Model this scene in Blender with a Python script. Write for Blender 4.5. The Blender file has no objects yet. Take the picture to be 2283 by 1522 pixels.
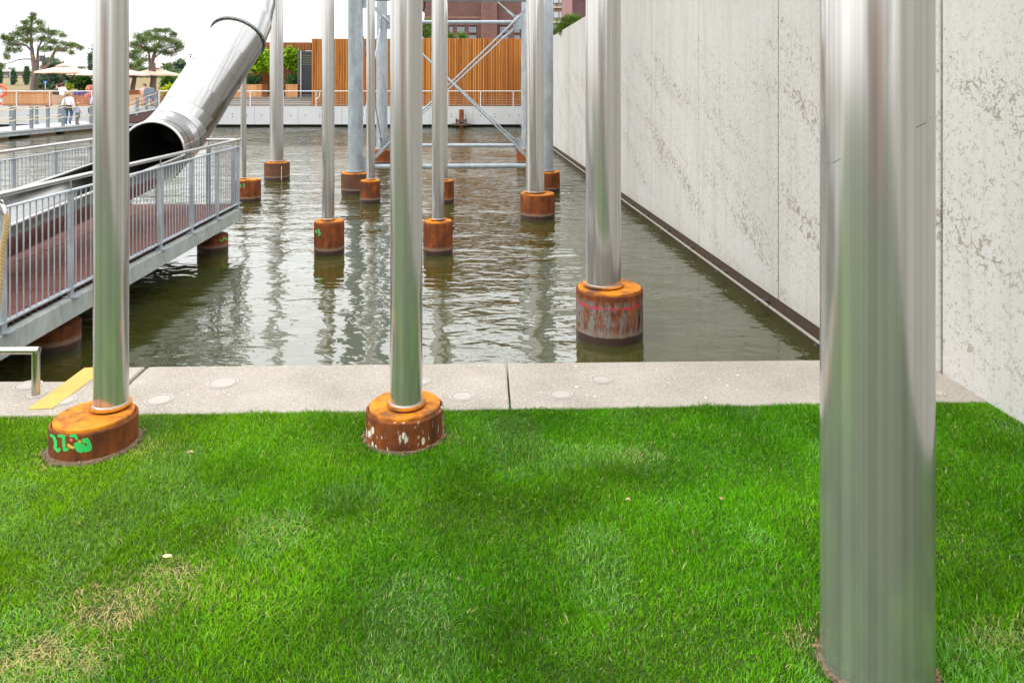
import bpy, math, random
import numpy as np
from mathutils import Vector, Matrix
random.seed(7)
rng = np.random.default_rng(7)
R_ = math.radians
scene = bpy.context.scene
COL = scene.collection

# ------------------------------------------------------------------ camera, sky, sun, exposure
F, CX, HY, H = 1640.0, 1141.5, 194.0, 2.26     # focal length / principal column / horizon row of a 2283 px wide frame, eye height over the water
cam_d = bpy.data.cameras.new('camera'); cam = bpy.data.objects.new('camera', cam_d); COL.objects.link(cam)
cam.location = (0, 0, H); cam.rotation_euler = (R_(90), 0, 0)
cam_d.sensor_width = 36.0; cam_d.lens = 36.0 * F / 2283.0
cam_d.shift_y = -(761.0 - HY) / 2283.0
cam_d.clip_start = 0.05; cam_d.clip_end = 3000
scene.camera = cam

SUN_EL, SUN_AZ = R_(44), R_(-122)     # azimuth measured from +Y towards +X : sun stands behind the camera on the left
w = bpy.data.worlds.new('World'); scene.world = w; w.use_nodes = True
nt = w.node_tree; nt.nodes.clear()
def wn(t, **k):
    n = nt.nodes.new(t)
    for a, b in k.items(): setattr(n, a, b)
    return n
sky = wn('ShaderNodeTexSky', sky_type='NISHITA', sun_disc=False, sun_elevation=SUN_EL, sun_rotation=SUN_AZ, air_density=1.0, dust_density=4.0, ozone_density=1.0)
tc = wn('ShaderNodeTexCoord'); sep = wn('ShaderNodeSeparateXYZ'); nt.links.new(tc.outputs['Generated'], sep.inputs[0])
mx = wn('ShaderNodeMath', operation='MAXIMUM'); nt.links.new(sep.outputs['Z'], mx.inputs[0]); mx.inputs[1].default_value = 0.0
pw_ = wn('ShaderNodeMath', operation='POWER'); nt.links.new(mx.outputs[0], pw_.inputs[0]); pw_.inputs[1].default_value = .38
ramp = wn('ShaderNodeMapRange'); nt.links.new(pw_.outputs[0], ramp.inputs[0])      # standard overcast sky: zenith about three times the horizon
ramp.inputs[3].default_value = 0.70; ramp.inputs[4].default_value = 2.5
mp = wn('ShaderNodeMapping'); mp.inputs['Scale'].default_value = (1.5, 1.5, 6); nt.links.new(tc.outputs['Generated'], mp.inputs[0])
nz = wn('ShaderNodeTexNoise'); nz.inputs['Scale'].default_value = 1.7; nz.inputs['Detail'].default_value = 5; nz.inputs['Roughness'].default_value = 0.55
nt.links.new(mp.outputs[0], nz.inputs['Vector'])
cl = wn('ShaderNodeMapRange'); nt.links.new(nz.outputs['Fac'], cl.inputs[0]); cl.inputs[1].default_value = .3; cl.inputs[2].default_value = .72
cl.inputs[3].default_value = 0.88; cl.inputs[4].default_value = 1.08
mul = wn('ShaderNodeMath', operation='MULTIPLY'); nt.links.new(ramp.outputs[0], mul.inputs[0]); nt.links.new(cl.outputs[0], mul.inputs[1])
ten = wn('ShaderNodeMath', operation='MULTIPLY'); nt.links.new(mul.outputs[0], ten.inputs[0]); ten.inputs[1].default_value = 10.0
cc = wn('ShaderNodeMix', data_type='RGBA', blend_type='MULTIPLY'); cc.inputs['Factor'].default_value = 1.0
nt.links.new(ten.outputs[0], cc.inputs['A']); cc.inputs['B'].default_value = (0.985, 0.995, 1.0, 1)
mixs = wn('ShaderNodeMix', data_type='RGBA'); mixs.inputs['Factor'].default_value = 0.94
nt.links.new(sky.outputs[0], mixs.inputs['A']); nt.links.new(cc.outputs['Result'], mixs.inputs['B'])
bg = wn('ShaderNodeBackground'); bg.inputs['Strength'].default_value = 0.1; nt.links.new(mixs.outputs['Result'], bg.inputs['Color'])
wo = wn('ShaderNodeOutputWorld'); nt.links.new(bg.outputs[0], wo.inputs['Surface'])

sd = bpy.data.lights.new('sun', 'SUN'); sd.energy = 0.9; sd.angle = R_(30); sd.color = (1.0, 0.96, 0.90)
so = bpy.data.objects.new('sun', sd); COL.objects.link(so)
sun_dir = Vector((math.sin(SUN_AZ) * math.cos(SUN_EL), math.cos(SUN_AZ) * math.cos(SUN_EL), math.sin(SUN_EL)))
so.rotation_euler = sun_dir.to_track_quat('Z', 'Y').to_euler(); so.location = (-10, -10, 30)

vs = scene.view_settings
vs.view_transform = 'Standard'; vs.look = 'None'; vs.exposure = 0.52; vs.gamma = 1.0; vs.use_curve_mapping = False
scene.cycles.use_denoising = True
scene.cycles.max_bounces = 8

# ------------------------------------------------------------------ helpers: geometry
def P(px, py, d): return Vector(((px - CX) / F * d, d, H - (py - HY) / F * d))
def G(px, py, z):
    d = F * (H - z) / (py - HY); return P(px, py, d)

def wl(o):
    v = Vector(o.location)
    while o.parent: o = o.parent; v = v + Vector(o.location)
    return v

class MB:
    def __init__(s): s.v = []; s.f = []; s.m = []
    def add(s, vs_, fs, mi=0):
        n = len(s.v); s.v += [tuple(v) for v in vs_]
        s.f += [tuple(i + n for i in f) for f in fs]; s.m += [mi] * len(fs); return s
    def box(s, c, size, rz=0.0, mi=0, M=None):
        hx, hy, hz = size[0] / 2, size[1] / 2, size[2] / 2
        pts = [Vector((x, y, z)) for z in (-hz, hz) for x, y in ((-hx, -hy), (hx, -hy), (hx, hy), (-hx, hy))]
        if M is None: M = Matrix.Rotation(rz, 3, 'Z')
        c = Vector(c)
        return s.add([M @ p + c for p in pts], [(3, 2, 1, 0), (4, 5, 6, 7), (0, 1, 5, 4), (1, 2, 6, 5), (2, 3, 7, 6), (3, 0, 4, 7)], mi)
    def span(s, a, b, wdt, hgt, mi=0):            # rectangular bar from a to b
        a, b = Vector(a), Vector(b); t = (b - a); L = t.length; t.normalize()
        up = Vector((0, 0, 1)) if abs(t.z) < .95 else Vector((0, 1, 0))
        x = t.cross(up).normalized(); z = x.cross(t)
        M = Matrix((x, t, z)).transposed()
        return s.box((a + b) / 2, (wdt, L, hgt), 0, mi, M)
    def sweep(s, pts, rad, n=10, cap=True, mi=0):
        pts = [Vector(p) for p in pts]; k = len(pts)
        rad = rad if isinstance(rad, (list, tuple)) else [rad] * k
        ts = []
        for i in range(k):
            t = pts[min(i + 1, k - 1)] - pts[max(i - 1, 0)]
            ts.append(t.normalized() if t.length > 1e-9 else Vector((0, 0, 1)))
        up = Vector((0, 0, 1)) if abs(ts[0].z) < .9 else Vector((0, 1, 0))
        x = ts[0].cross(up).normalized(); vs_ = []; fs = []
        for i in range(k):
            x = (x - ts[i] * x.dot(ts[i])).normalized(); y = ts[i].cross(x)
            for j in range(n):
                a = 2 * math.pi * j / n
                vs_.append(pts[i] + (x * math.cos(a) + y * math.sin(a)) * rad[i])
        for i in range(k - 1):
            for j in range(n):
                j2 = (j + 1) % n
                fs.append((i * n + j, i * n + j2, (i + 1) * n + j2, (i + 1) * n + j))
        if cap: fs.append(tuple(range(n - 1, -1, -1))); fs.append(tuple((k - 1) * n + j for j in range(n)))
        return s.add(vs_, fs, mi)
    def lathe(s, c, prof, n=32, mi=0):            # prof: list of (r, z), closed at axis when r == 0
        c = Vector(c); vs_ = []; fs = []; rows = []
        for r, z in prof:
            if r <= 1e-6: rows.append([len(vs_)]); vs_.append(c + Vector((0, 0, z)))
            else:
                rows.append(list(range(len(vs_), len(vs_) + n)))
                vs_ += [c + Vector((r * math.cos(2 * math.pi * j / n), r * math.sin(2 * math.pi * j / n), z)) for j in range(n)]
        for a, b in zip(rows, rows[1:]):
            for j in range(n):
                j2 = (j + 1) % n
                if len(a) == 1 and len(b) == 1: continue
                if len(a) == 1: fs.append((a[0], b[j2], b[j])) if False else fs.append((a[0], b[j], b[j2])[::-1])
                elif len(b) == 1: fs.append((a[j], a[j2], b[0]))
                else: fs.append((a[j], a[j2], b[j2], b[j]))
        return s.add(vs_, fs, mi)
    def prism(s, poly, z0, z1, mi=0):             # poly counter-clockwise (x, y)
        n = len(poly)
        a = sum(poly[i][0] * poly[(i + 1) % n][1] - poly[(i + 1) % n][0] * poly[i][1] for i in range(n))
        if a < 0: poly = poly[::-1]
        vs_ = [(x, y, z0) for x, y in poly] + [(x, y, z1) for x, y in poly]
        fs = [tuple(range(n - 1, -1, -1)), tuple(range(n, 2 * n))] + [(i, (i + 1) % n, n + (i + 1) % n, n + i) for i in range(n)]
        return s.add(vs_, fs, mi)
    def mesh(s, name, mats, origin, smooth=False, auto=True):
        me = bpy.data.meshes.new(name)
        o = Vector(origin)
        me.from_pydata([(v[0] - o.x, v[1] - o.y, v[2] - o.z) for v in s.v], [], s.f)
        for m in (mats if isinstance(mats, (list, tuple)) else [mats]): me.materials.append(m)
        if any(s.m): me.polygons.foreach_set('material_index', s.m)
        if smooth:
            me.polygons.foreach_set('use_smooth', [True] * len(s.f)); me.update()
            if auto:
                try: me.set_sharp_from_angle(angle=R_(40))
                except Exception: pass
        me.update(); return me
    def build(s, name, mats, parent=None, smooth=False, origin=None, auto=True):
        a = np.array(s.v); lo, hi = a.min(0), a.max(0)
        if origin is None: origin = Vector(((lo[0] + hi[0]) / 2, (lo[1] + hi[1]) / 2, lo[2]))
        me = s.mesh(name, mats, origin, smooth, auto)
        return link(name, me, parent, origin)

def link(name, me, parent, wpos, rz=0.0):
    o = bpy.data.objects.new(name, me); COL.objects.link(o)
    wpos = Vector(wpos)
    if parent is not None:
        o.parent = parent; o.location = wpos - wl(parent)
    else: o.location = wpos
    o.rotation_euler = (0, 0, rz)
    return o

def tag(o, label=None, cat=None, group=None, kind=None):
    if label: o['label'] = label
    if cat: o['category'] = cat
    if group: o['group'] = group
    if kind: o['kind'] = kind
    return o
def thing(name, label, cat, loc, group=None):
    o = bpy.data.objects.new(name, None); COL.objects.link(o); o.location = Vector(loc); o.empty_display_size = .1
    return tag(o, label, cat, group)
def copy_tree(root, loc, label):
    r = root.copy(); COL.objects.link(r); r.location = Vector(loc); r['label'] = label
    for ch in list(root.children):
        c = ch.copy(); COL.objects.link(c); c.parent = r
        for g in ch.children:
            q = g.copy(); COL.objects.link(q); q.parent = c
    return r

# ------------------------------------------------------------------ helpers: materials
class NM:
    def __init__(s, name, rough=.5, metal=0.0, base=(.5, .5, .5), spec=.5):
        s.mat = bpy.data.materials.new(name); s.mat.use_nodes = True; s.t = s.mat.node_tree
        s.b = s.t.nodes['Principled BSDF']
        s.b.inputs['Base Color'].default_value = (*base, 1); s.b.inputs['Roughness'].default_value = rough
        s.b.inputs['Metallic'].default_value = metal; s.b.inputs['Specular IOR Level'].default_value = spec
    def n(s, t, **k):
        q = s.t.nodes.new(t)
        for a, b in k.items(): setattr(q, a, b)
        return q
    def l(s, a, b): s.t.links.new(a, b)
    def pos(s, scale=(1, 1, 1), obj=False):
        if obj: src = s.n('ShaderNodeTexCoord').outputs['Object']
        else: src = s.n('ShaderNodeNewGeometry').outputs['Position']
        m = s.n('ShaderNodeMapping'); m.inputs['Scale'].default_value = scale; s.l(src, m.inputs[0]); return m.outputs[0]
    def noise(s, vec, scale, detail=4, rough=.5, dist=0.0):
        q = s.n('ShaderNodeTexNoise'); q.inputs['Scale'].default_value = scale; q.inputs['Detail'].default_value = detail
        q.inputs['Roughness'].default_value = rough; q.inputs['Distortion'].default_value = dist
        if vec is not None: s.l(vec, q.inputs['Vector'])
        return q.outputs['Fac']
    def vor(s, vec, scale, feature='F1', rnd=1.0):
        q = s.n('ShaderNodeTexVoronoi', feature=feature); q.inputs['Scale'].default_value = scale
        q.inputs['Randomness'].default_value = rnd; s.l(vec, q.inputs['Vector']); return q.outputs['Distance']
    def ramp(s, fac, *stops):
        q = s.n('ShaderNodeValToRGB'); e = q.color_ramp.elements
        while len(e) < len(stops): e.new(.5)
        for el, (p, c) in zip(e, stops):
            el.position = p; el.color = (*c, 1) if not isinstance(c, (int, float)) else (c, c, c, 1)
        s.l(fac, q.inputs[0]); return q.outputs[0]
    def rng(s, fac, a, b, c=0.0, d=1.0):
        q = s.n('ShaderNodeMapRange'); s.l(fac, q.inputs[0])
        for i, v in enumerate((a, b, c, d)): q.inputs[i + 1].default_value = v
        return q.outputs[0]
    def math(s, op, a, b=0.0):
        q = s.n('ShaderNodeMath', operation=op)
        for i, v in enumerate((a, b)):
            if isinstance(v, (int, float)): q.inputs[i].default_value = v
            else: s.l(v, q.inputs[i])
        return q.outputs[0]
    def mix(s, fac, a, b, mode='MIX'):
        q = s.n('ShaderNodeMix', data_type='RGBA', blend_type=mode)
        for key, v in (('Factor', fac), ('A', a), ('B', b)):
            if isinstance(v, (int, float)): q.inputs[key].default_value = v if key == 'Factor' else (v, v, v, 1)
            elif isinstance(v, tuple): q.inputs[key].default_value = (*v, 1)
            else: s.l(v, q.inputs[key])
        return q.outputs['Result']
    def col(s, c): s.l(c, s.b.inputs['Base Color']); return s
    def rgh(s, c): s.l(c, s.b.inputs['Roughness']); return s
    def bump(s, h, dist, strength=1.0, prev=None):
        q = s.n('ShaderNodeBump'); q.inputs['Distance'].default_value = dist; q.inputs['Strength'].default_value = strength
        s.l(h, q.inputs['Height'])
        if prev is not None: s.l(prev, q.inputs['Normal'])
        s.l(q.outputs[0], s.b.inputs['Normal']); return q.outputs[0]
    def rand(s): return s.n('ShaderNodeObjectInfo').outputs['Random']
    def z(s):
        q = s.n('ShaderNodeSeparateXYZ'); s.l(s.n('ShaderNodeNewGeometry').outputs['Position'], q.inputs[0]); return q.outputs['Z']

def simple(name, base, rough=.6, metal=0.0, var=.12, scale=6.0, spec=.5, bump=0.0):
    m = NM(name, rough, metal, base, spec)
    f = m.noise(m.pos(), scale, 5, .6)
    m.col(m.mix(f, tuple(max(0, c * (1 - var)) for c in base), tuple(min(1, c * (1 + var)) for c in base)))
    m.rgh(m.rng(f, .2, .8, max(.02, rough - .08), min(1, rough + .08)))
    if bump: m.bump(m.noise(m.pos(), scale * 8, 4), bump)
    return m.mat

def stainless(name, base=(.63, .605, .57), rough=.2, streak=1.0, aniso=.55, tang=True, metal=1.0):
    m = NM(name, rough, metal, base)
    p1 = m.pos((13, 13, .02)); f = m.rng(m.noise(p1, 3.2, 3, .6), .32, .68)
    p2 = m.pos((1, 1, 1)); g = m.noise(p2, 2.2, 5, .6)
    c = m.mix(m.math('MULTIPLY', f, .8), tuple(b * 1.08 for b in base), tuple(b * (1 - .22 * streak) for b in base))
    c = m.mix(m.rng(g, .60, .75, 0, .16), c, (.36, .34, .30))
    m.col(c)
    m.rgh(m.rng(m.noise(m.pos((2, 2, .2)), 3.0, 2), .25, .75, rough * .85, rough * 1.2))
    if tang:
        t = m.n('ShaderNodeTangent', direction_type='RADIAL', axis='Z'); m.l(t.outputs[0], m.b.inputs['Tangent'])
        m.b.inputs['Anisotropic'].default_value = aniso
    return m.mat

M = {}
M['steel'] = stainless('brushed_stainless', base=(.53, .512, .49), rough=.19, metal=.78, aniso=.5, streak=1.4)
M['steel_slide'] = stainless('slide_stainless', base=(.345, .342, .338), rough=.17, streak=.1, tang=False)
M['steel_inner'] = stainless('slide_inner_shaded', base=(.30, .29, .28), rough=.35, streak=.6, tang=False)  # darker than the outer skin, for the shade inside the tube
M['steel_rail'] = stainless('handrail_stainless', base=(.50, .485, .46), rough=.2, tang=False)

def galv(name, base, metal=.35, rough=.5):
    m = NM(name, rough, metal, base)
    f = m.vor(m.pos((1, 1, .6)), 30, 'F1'); g = m.noise(m.pos((1, 1, .5)), 6, 6, .7); s = m.noise(m.pos((9, 9, .6)), 2.0, 4)
    c = m.mix(m.rng(g, .3, .7), tuple(b * .62 for b in base), tuple(b * 1.18 for b in base))
    c = m.mix(m.rng(f, .1, .8, 0, .25), c, tuple(b * 1.18 for b in base))
    c = m.mix(m.rng(s, .55, .8, 0, .35), c, tuple(b * .68 for b in base))
    m.col(c); m.rgh(m.rng(g, .3, .7, rough - .1, rough + .12)); m.bump(f, .0008)
    return m.mat
M['galv'] = galv('galvanised_steel', (.31, .345, .37))
M['galv_beam'] = galv('galvanised_beam', (.36, .39, .37), .2, .55)
M['galv_rail'] = galv('galvanised_railing', (.34, .38, .41), .3, .5)
M['galv_dark'] = galv('galvanised_post', (.17, .20, .22), .25, .5)

def rust(name, top=False, splat=False, flake=False, stripe=None, wet=True, dark=0.0):
    m = NM(name, .82, 0.0, (.2, .07, .03), .25)
    p = m.pos(); f = m.noise(p, 5, 7, .65); g = m.noise(m.pos((7, 7, .9)), 2.2, 5, .6); h = m.noise(p, 38, 4, .6)
    if top:
        c = m.ramp(m.noise(p, 6, 7, .65), (.30, (.10, .058, .038)), (.42, (.24, .085, .018)), (.52, (.56, .185, .010)), (.66, (.66, .235, .014)), (.80, (.20, .095, .045)))
    else:
        c = m.ramp(m.math('ADD', m.math('MULTIPLY', f, .6), m.math('MULTIPLY', g, .4)), (.30, (.030, .012, .008)), (.42, (.085, .026, .010)), (.54, (.175, .046, .010)), (.68, (.33, .095, .013)))
        if dark: c = m.mix(dark, c, (.075, .05, .035))
    c = m.mix(m.rng(h, .5, .75, 0, .3), c, (.10, .035, .016))
    if flake:
        fl = m.noise(m.pos((9, 9, 2.2)), 2.6, 8, .7)
        zf = m.rng(m.z(), .34, .39, 1, 0)
        k = m.math('MULTIPLY', m.rng(fl, .43, .55, 0, .92), zf)
        c = m.mix(k, c, m.mix(m.noise(m.pos((16, 16, 3)), 3, 5, .7), (.085, .075, .065), (.26, .24, .21)))
        c = m.mix(m.math('MULTIPLY', k, m.rng(m.noise(m.pos((10, 10, 4)), 6, 4), .56, .62)), c, (.05, .03, .022))
    if splat:
        v = m.vor(m.pos((1, 1, .5)), 30, 'F1'); w_ = m.noise(p, 5, 3)
        dd = m.noise(m.pos((14, 14, 4)), 2.5, 4, .6)
        c = m.mix(m.rng(m.math('ADD', dd, m.math('MULTIPLY', w_, .3)), .765, .795, 0, .85), c, (.52, .48, .40))
        c = m.mix(m.math('MULTIPLY', m.rng(v, .32, .25), m.rng(w_, .44, .50)), c, (.62, .58, .50))
    if stripe:
        zz = m.z(); wob = m.math('ADD', zz, m.math('MULTIPLY', m.noise(p, 14, 3), .012))
        k = m.math('MULTIPLY', m.rng(wob, stripe[0], stripe[0] + .006), m.rng(wob, stripe[1] - .006, stripe[1], 1, 0))
        k = m.math('MULTIPLY', k, m.rng(m.noise(p, 11, 5, .7), .42, .55))
        c = m.mix(k, c, (.42, .03, .06))
    if wet:
        zz = m.math('ADD', m.z(), m.math('MULTIPLY', m.noise(m.pos((9, 9, 3)), 2, 3), .03))
        c = m.mix(m.math('MULTIPLY', m.rng(zz, .135, .110), .55), c, (.22, .165, .125))
        c = m.mix(m.rng(zz, .088, .078), c, (.042, .024, .018))
        rr = m.rng(zz, .088, .06, .82, .35); m.rgh(rr)
    m.col(c); m.bump(h, .0016, .8); return m.mat
M['rust'] = rust('rusty_pile')
M['rust_dark'] = rust('rusty_pile_brown', dark=.55)
M['rust_flake'] = rust('flaking_pile', flake=True, stripe=(.315, .345))
M['rust_splat'] = rust('splattered_pile', splat=True, wet=False)
M['rust_dry'] = rust('dry_pile', wet=False)
M['rust_top'] = rust('rusty_plate', top=True, wet=False)
M['rust_gap'] = simple('dark_rust_gap', (.030, .014, .009), .9)
M['weld'] = simple('weld_bead', (.33, .31, .28), .5, .6)

def concrete_wall():
    m = NM('wall_concrete', .85, 0.0, (.5, .48, .44), .3)
    p = m.pos(); big = m.noise(p, .7, 5, .55); st = m.noise(m.pos((3, 3, .35)), 1.6, 4, .6)
    c = m.mix(big, (.415, .40, .378), (.505, .492, .47))
    c = m.mix(m.rng(st, .48, .75, 0, .6), c, (.36, .335, .295)); c = m.mix(m.rng(m.noise(m.pos((14, 14, .25)), 1.2, 4, .6), .58, .74, 0, .5), c, (.31, .285, .24)); c = m.mix(m.rng(m.noise(p, 45, 4, .6), .60, .68, 0, .55), c, (.27, .25, .215))
    # weather streaks under the top edge
    zz = m.z(); top = m.rng(zz, 3.0, 4.1, 0, 1)
    drip = m.noise(m.pos((7, 7, .5)), 1.5, 4, .6)
    c = m.mix(m.math('MULTIPLY', m.rng(drip, .46, .66, 0, .6), top), c, (.24, .20, .15))
    # crazed flaking skin: cells between fine cracks, bare tan concrete where flakes have gone
    q = m.n('ShaderNodeMix', data_type='VECTOR'); 
    dn = m.n('ShaderNodeTexNoise'); dn.inputs['Scale'].default_value = 9; dn.inputs['Detail'].default_value = 5; m.l(p, dn.inputs['Vector'])
    va = m.n('ShaderNodeVectorMath', operation='MULTIPLY_ADD'); m.l(dn.outputs['Color'], va.inputs[0]); va.inputs[1].default_value = (.17, .17, .17); m.l(p, va.inputs[2])
    pw = va.outputs[0]
    e1 = m.vor(pw, 11, 'DISTANCE_TO_EDGE'); e2 = m.vor(pw, 30, 'DISTANCE_TO_EDGE')
    sp3 = m.n('ShaderNodeSeparateXYZ'); m.l(p, sp3.inputs[0]); cb3 = m.n('ShaderNodeCombineXYZ')
    m.l(m.math('MULTIPLY', m.math('SUBTRACT', sp3.outputs['Z'], m.math('MULTIPLY', sp3.outputs['Y'], .40)), 2.6), cb3.inputs[0])
    m.l(m.math('MULTIPLY', sp3.outputs['Y'], .55), cb3.inputs[1]); zone = m.noise(cb3.outputs[0], 1.0, 4, .6)
    fine = m.noise(p, 15, 3)
    zlow = m.math('MULTIPLY', m.rng(zz, 3.4, 2.2, .12, 1), m.rng(zz, .15, .9, .55, 1))
    thick = m.math('MULTIPLY', m.rng(zone, .51, .70, 0, .15), zlow)
    k1 = m.math('MULTIPLY', m.math('GREATER_THAN', thick, e1), m.rng(fine, .45, .51, 0, 1))
    k2 = m.math('MULTIPLY', m.math('GREATER_THAN', m.math('MULTIPLY', m.rng(zone, .30, .66, .02, .10), zlow), e2), m.rng(m.noise(p, 26, 2), .52, .58, 0, .85))
    k = m.math('MAXIMUM', k1, k2)
    c = m.mix(k, c, m.mix(fine, (.185, .162, .125), (.29, .26, .21)))
    low = m.rng(m.math('ADD', zz, m.math('MULTIPLY', drip, .25)), .22, .5, .55, 0)
    c = m.mix(low, c, (.33, .32, .27))
    rr = m.rand()
    c = m.mix(m.rng(rr, 0, 1, 0, .10), c, (.62, .60, .56))
    m.col(c); b = m.bump(m.noise(p, 60, 4), .0015); m.bump(k, .004, -1.0, b)
    return m.mat
M['wall'] = concrete_wall()
def kerb_mat():
    m = NM('kerb_concrete', .9, 0.0, (.3, .27, .24), .3)
    p = m.pos(); f = m.noise(p, 2.2, 6, .6); g = m.noise(p, 90, 3, .6)
    c = m.mix(m.rng(f, .3, .7), (.235, .207, .172), (.33, .295, .25))
    c = m.mix(m.rng(g, .48, .62, 0, .55), c, (.46, .42, .37)); c = m.mix(m.rng(m.noise(p, 55, 3, .6), .55, .68, 0, .5), c, (.17, .145, .115))
    c = m.mix(m.rng(m.noise(p, 150, 2), .62, .7, 0, .6), c, (.13, .11, .09))
    v = m.vor(p, 8.0, 'F1'); c = m.mix(m.math('MULTIPLY', m.rng(v, .085, .07), m.rng(m.noise(p, 3, 2), .5, .55)), c, (.6, .59, .56))
    v2 = m.vor(p, 22, 'F1'); c = m.mix(m.math('MULTIPLY', m.rng(v2, .10, .08), m.rng(m.noise(p, 5, 2), .52, .56)), c, (.58, .57, .55))
    c = m.mix(m.rng(m.noise(p, 6, 5, .7), .6, .72, 0, .35), c, (.19, .165, .13))
    m.col(c); m.bump(g, .0025); return m.mat
M['kerb'] = kerb_mat()
M['joint'] = simple('dark_joint_seal', (.05, .046, .04), .9)
M['cap'] = simple('cap_mortar', (.345, .318, .28), .8, var=.15, scale=25)
M['yellow'] = simple('worn_yellow_paint', (.50, .30, .065), .75, var=.18, scale=14)
M['quay'] = simple('quay_concrete', (.42, .425, .43), .8, var=.12, scale=1.2, bump=.002)
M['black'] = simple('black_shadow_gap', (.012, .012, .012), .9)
M['soil'] = simple('dry_soil', (.16, .115, .07), .95, var=.4, scale=18, bump=.01)

def water_mat():
    m = NM('pond_water', .012, 0.0, (.036, .039, .008), .5)
    m.b.inputs['IOR'].default_value = 2.3
    calm = m.rng(m.noise(m.pos((.35, .22, 1)), .8, 3), .36, .62, .35, 1.0)
    a = m.noise(m.pos((1.0, 1.35, 1)), 1.7, 1, .4, .5)
    b = m.noise(m.pos((.8, 1.5, 1)), 5.2, 1, .4, .8)
    c = m.noise(m.pos((.7, 1.6, 1)), 15, 1, .5, .3)
    e = m.noise(m.pos((.45, 1.5, 1)), 1.0, 1, .4, .3)
    h = m.math('ADD', m.math('ADD', m.math('MULTIPLY', e, .028), m.math('MULTIPLY', a, .020)), m.math('ADD', m.math('MULTIPLY', b, .0105), m.math('MULTIPLY', c, .0018)))
    sy_ = m.n('ShaderNodeSeparateXYZ'); m.l(m.n('ShaderNodeNewGeometry').outputs['Position'], sy_.inputs[0])
    h = m.math('MULTIPLY', m.math('MULTIPLY', h, calm), m.rng(sy_.outputs['Y'], 6, 15, .85, 2.4))
    m.bump(h, 1.0, 1.0)
    return m.mat
M['water'] = water_mat()

def wood(name, cols, rough=.6, grain=1.0, knots=True, along='Z', rnd=True, spec=.3):
    m = NM(name, rough, 0.0, cols[0], spec)
    sc = {'Z': (22, 22, 1.2), 'X': (1.2, 22, 22), 'Y': (22, 1.2, 22)}[along]
    src = m.n('ShaderNodeNewGeometry').outputs['Position']
    if rnd:
        off = m.n('ShaderNodeVectorMath', operation='ADD'); m.l(src, off.inputs[0])
        cx = m.n('ShaderNodeCombineXYZ'); r = m.math('MULTIPLY', m.rand(), 57.0)
        for i in range(3): m.l(r, cx.inputs[i])
        m.l(cx.outputs[0], off.inputs[1]); src = off.outputs[0]
    mp_ = m.n('ShaderNodeMapping'); mp_.inputs['Scale'].default_value = sc; m.l(src, mp_.inputs[0])
    f = m.noise(mp_.outputs[0], 1.0, 5, .6, .4)
    c = m.mix(f, cols[0], cols[1])
    if rnd: c = m.mix(m.rng(m.rand(), 0, 1, 0, .75), c, cols[2])
    g = m.noise(mp_.outputs[0], .45, 3); c = m.mix(m.rng(g, .56, .72, 0, .6), c, tuple(k * .55 for k in cols[1]))
    if knots:
        kv = m.vor(src, 2.6, 'F1'); c = m.mix(m.rng(kv, .10, .05, 0, .85), c, tuple(k * .2 for k in cols[1]))
    m.col(c); m.bump(f, .001); return m.mat
M['batten'] = wood('larch_batten', [(.40, .125, .014), (.22, .058, .010), (.58, .25, .045)])
M['gapwood'] = simple('dark_gap_behind_battens', (.045, .018, .008), .9)
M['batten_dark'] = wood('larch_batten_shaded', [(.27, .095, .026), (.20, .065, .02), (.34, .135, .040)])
M['plank'] = wood('planter_plank', [(.50, .235, .09), (.37, .15, .055), (.55, .29, .125)])
M['plank_red'] = wood('cedar_plank', [(.36, .13, .055), (.27, .09, .036), (.42, .165, .07)])
M['greywood'] = wood('weathered_board', [(.17, .145, .13), (.10, .083, .075), (.23, .20, .185)], along='X', knots=False)
def rubber():
    m = NM('red_rubber_tile', .9, 0.0, (.1, .03, .03), .25)
    p = m.pos(); f = m.noise(p, 3, 5, .6); g = m.noise(p, 130, 2)
    c = m.mix(f, (.105, .036, .030), (.175, .068, .055)); c = m.mix(m.rng(m.rand(), 0, 1, 0, .4), c, (.105, .048, .042))
    c = m.mix(m.rng(g, .4, .7, 0, .35), c, (.22, .095, .08)); m.col(c); m.bump(g, .003); return m.mat
M['rubber'] = rubber()
M['rubber_edge'] = simple('rubber_tile_edge', (.055, .016, .013), .9)
M['rope'] = simple('hemp_rope', (.44, .31, .15), .9, var=.3, scale=60)
M['rope_pale'] = simple('pale_rope', (.62, .50, .34), .9, var=.15, scale=20)
M['white'] = simple('white_paint', (.50, .51, .515), .5, var=.05)
M['pipe'] = simple('pale_pipe', (.24, .215, .185), .5, var=.12)
M['algae'] = simple('algae_stained_concrete', (.052, .031, .015), .8, var=.6, scale=12)
M['deckconc'] = simple('pontoon_concrete', (.42, .415, .41), .85, var=.08)
def floatm():
    m = NM('float_concrete', .85, 0, (.4, .38, .32), .3); f = m.noise(m.pos((6, 6, .8)), 1.5, 4, .6)
    c = m.mix(f, (.44, .42, .36), (.30, .26, .19)); c = m.mix(m.rng(m.z(), .10, .06), c, (.10, .055, .02)); m.col(c); return m.mat
M['float'] = floatm()
M['ramp_side'] = simple('ramp_brown_panel', (.085, .04, .038), .7, var=.15)
M['glass'] = NM('dark_glass', .03, 0.0, (.02, .025, .03), .4).mat
M['lime_dull'] = simple('greenish_blind_slat', (.12, .17, .05), .5)
M['anthracite'] = simple('anthracite_frame', (.045, .048, .055), .45)
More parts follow.
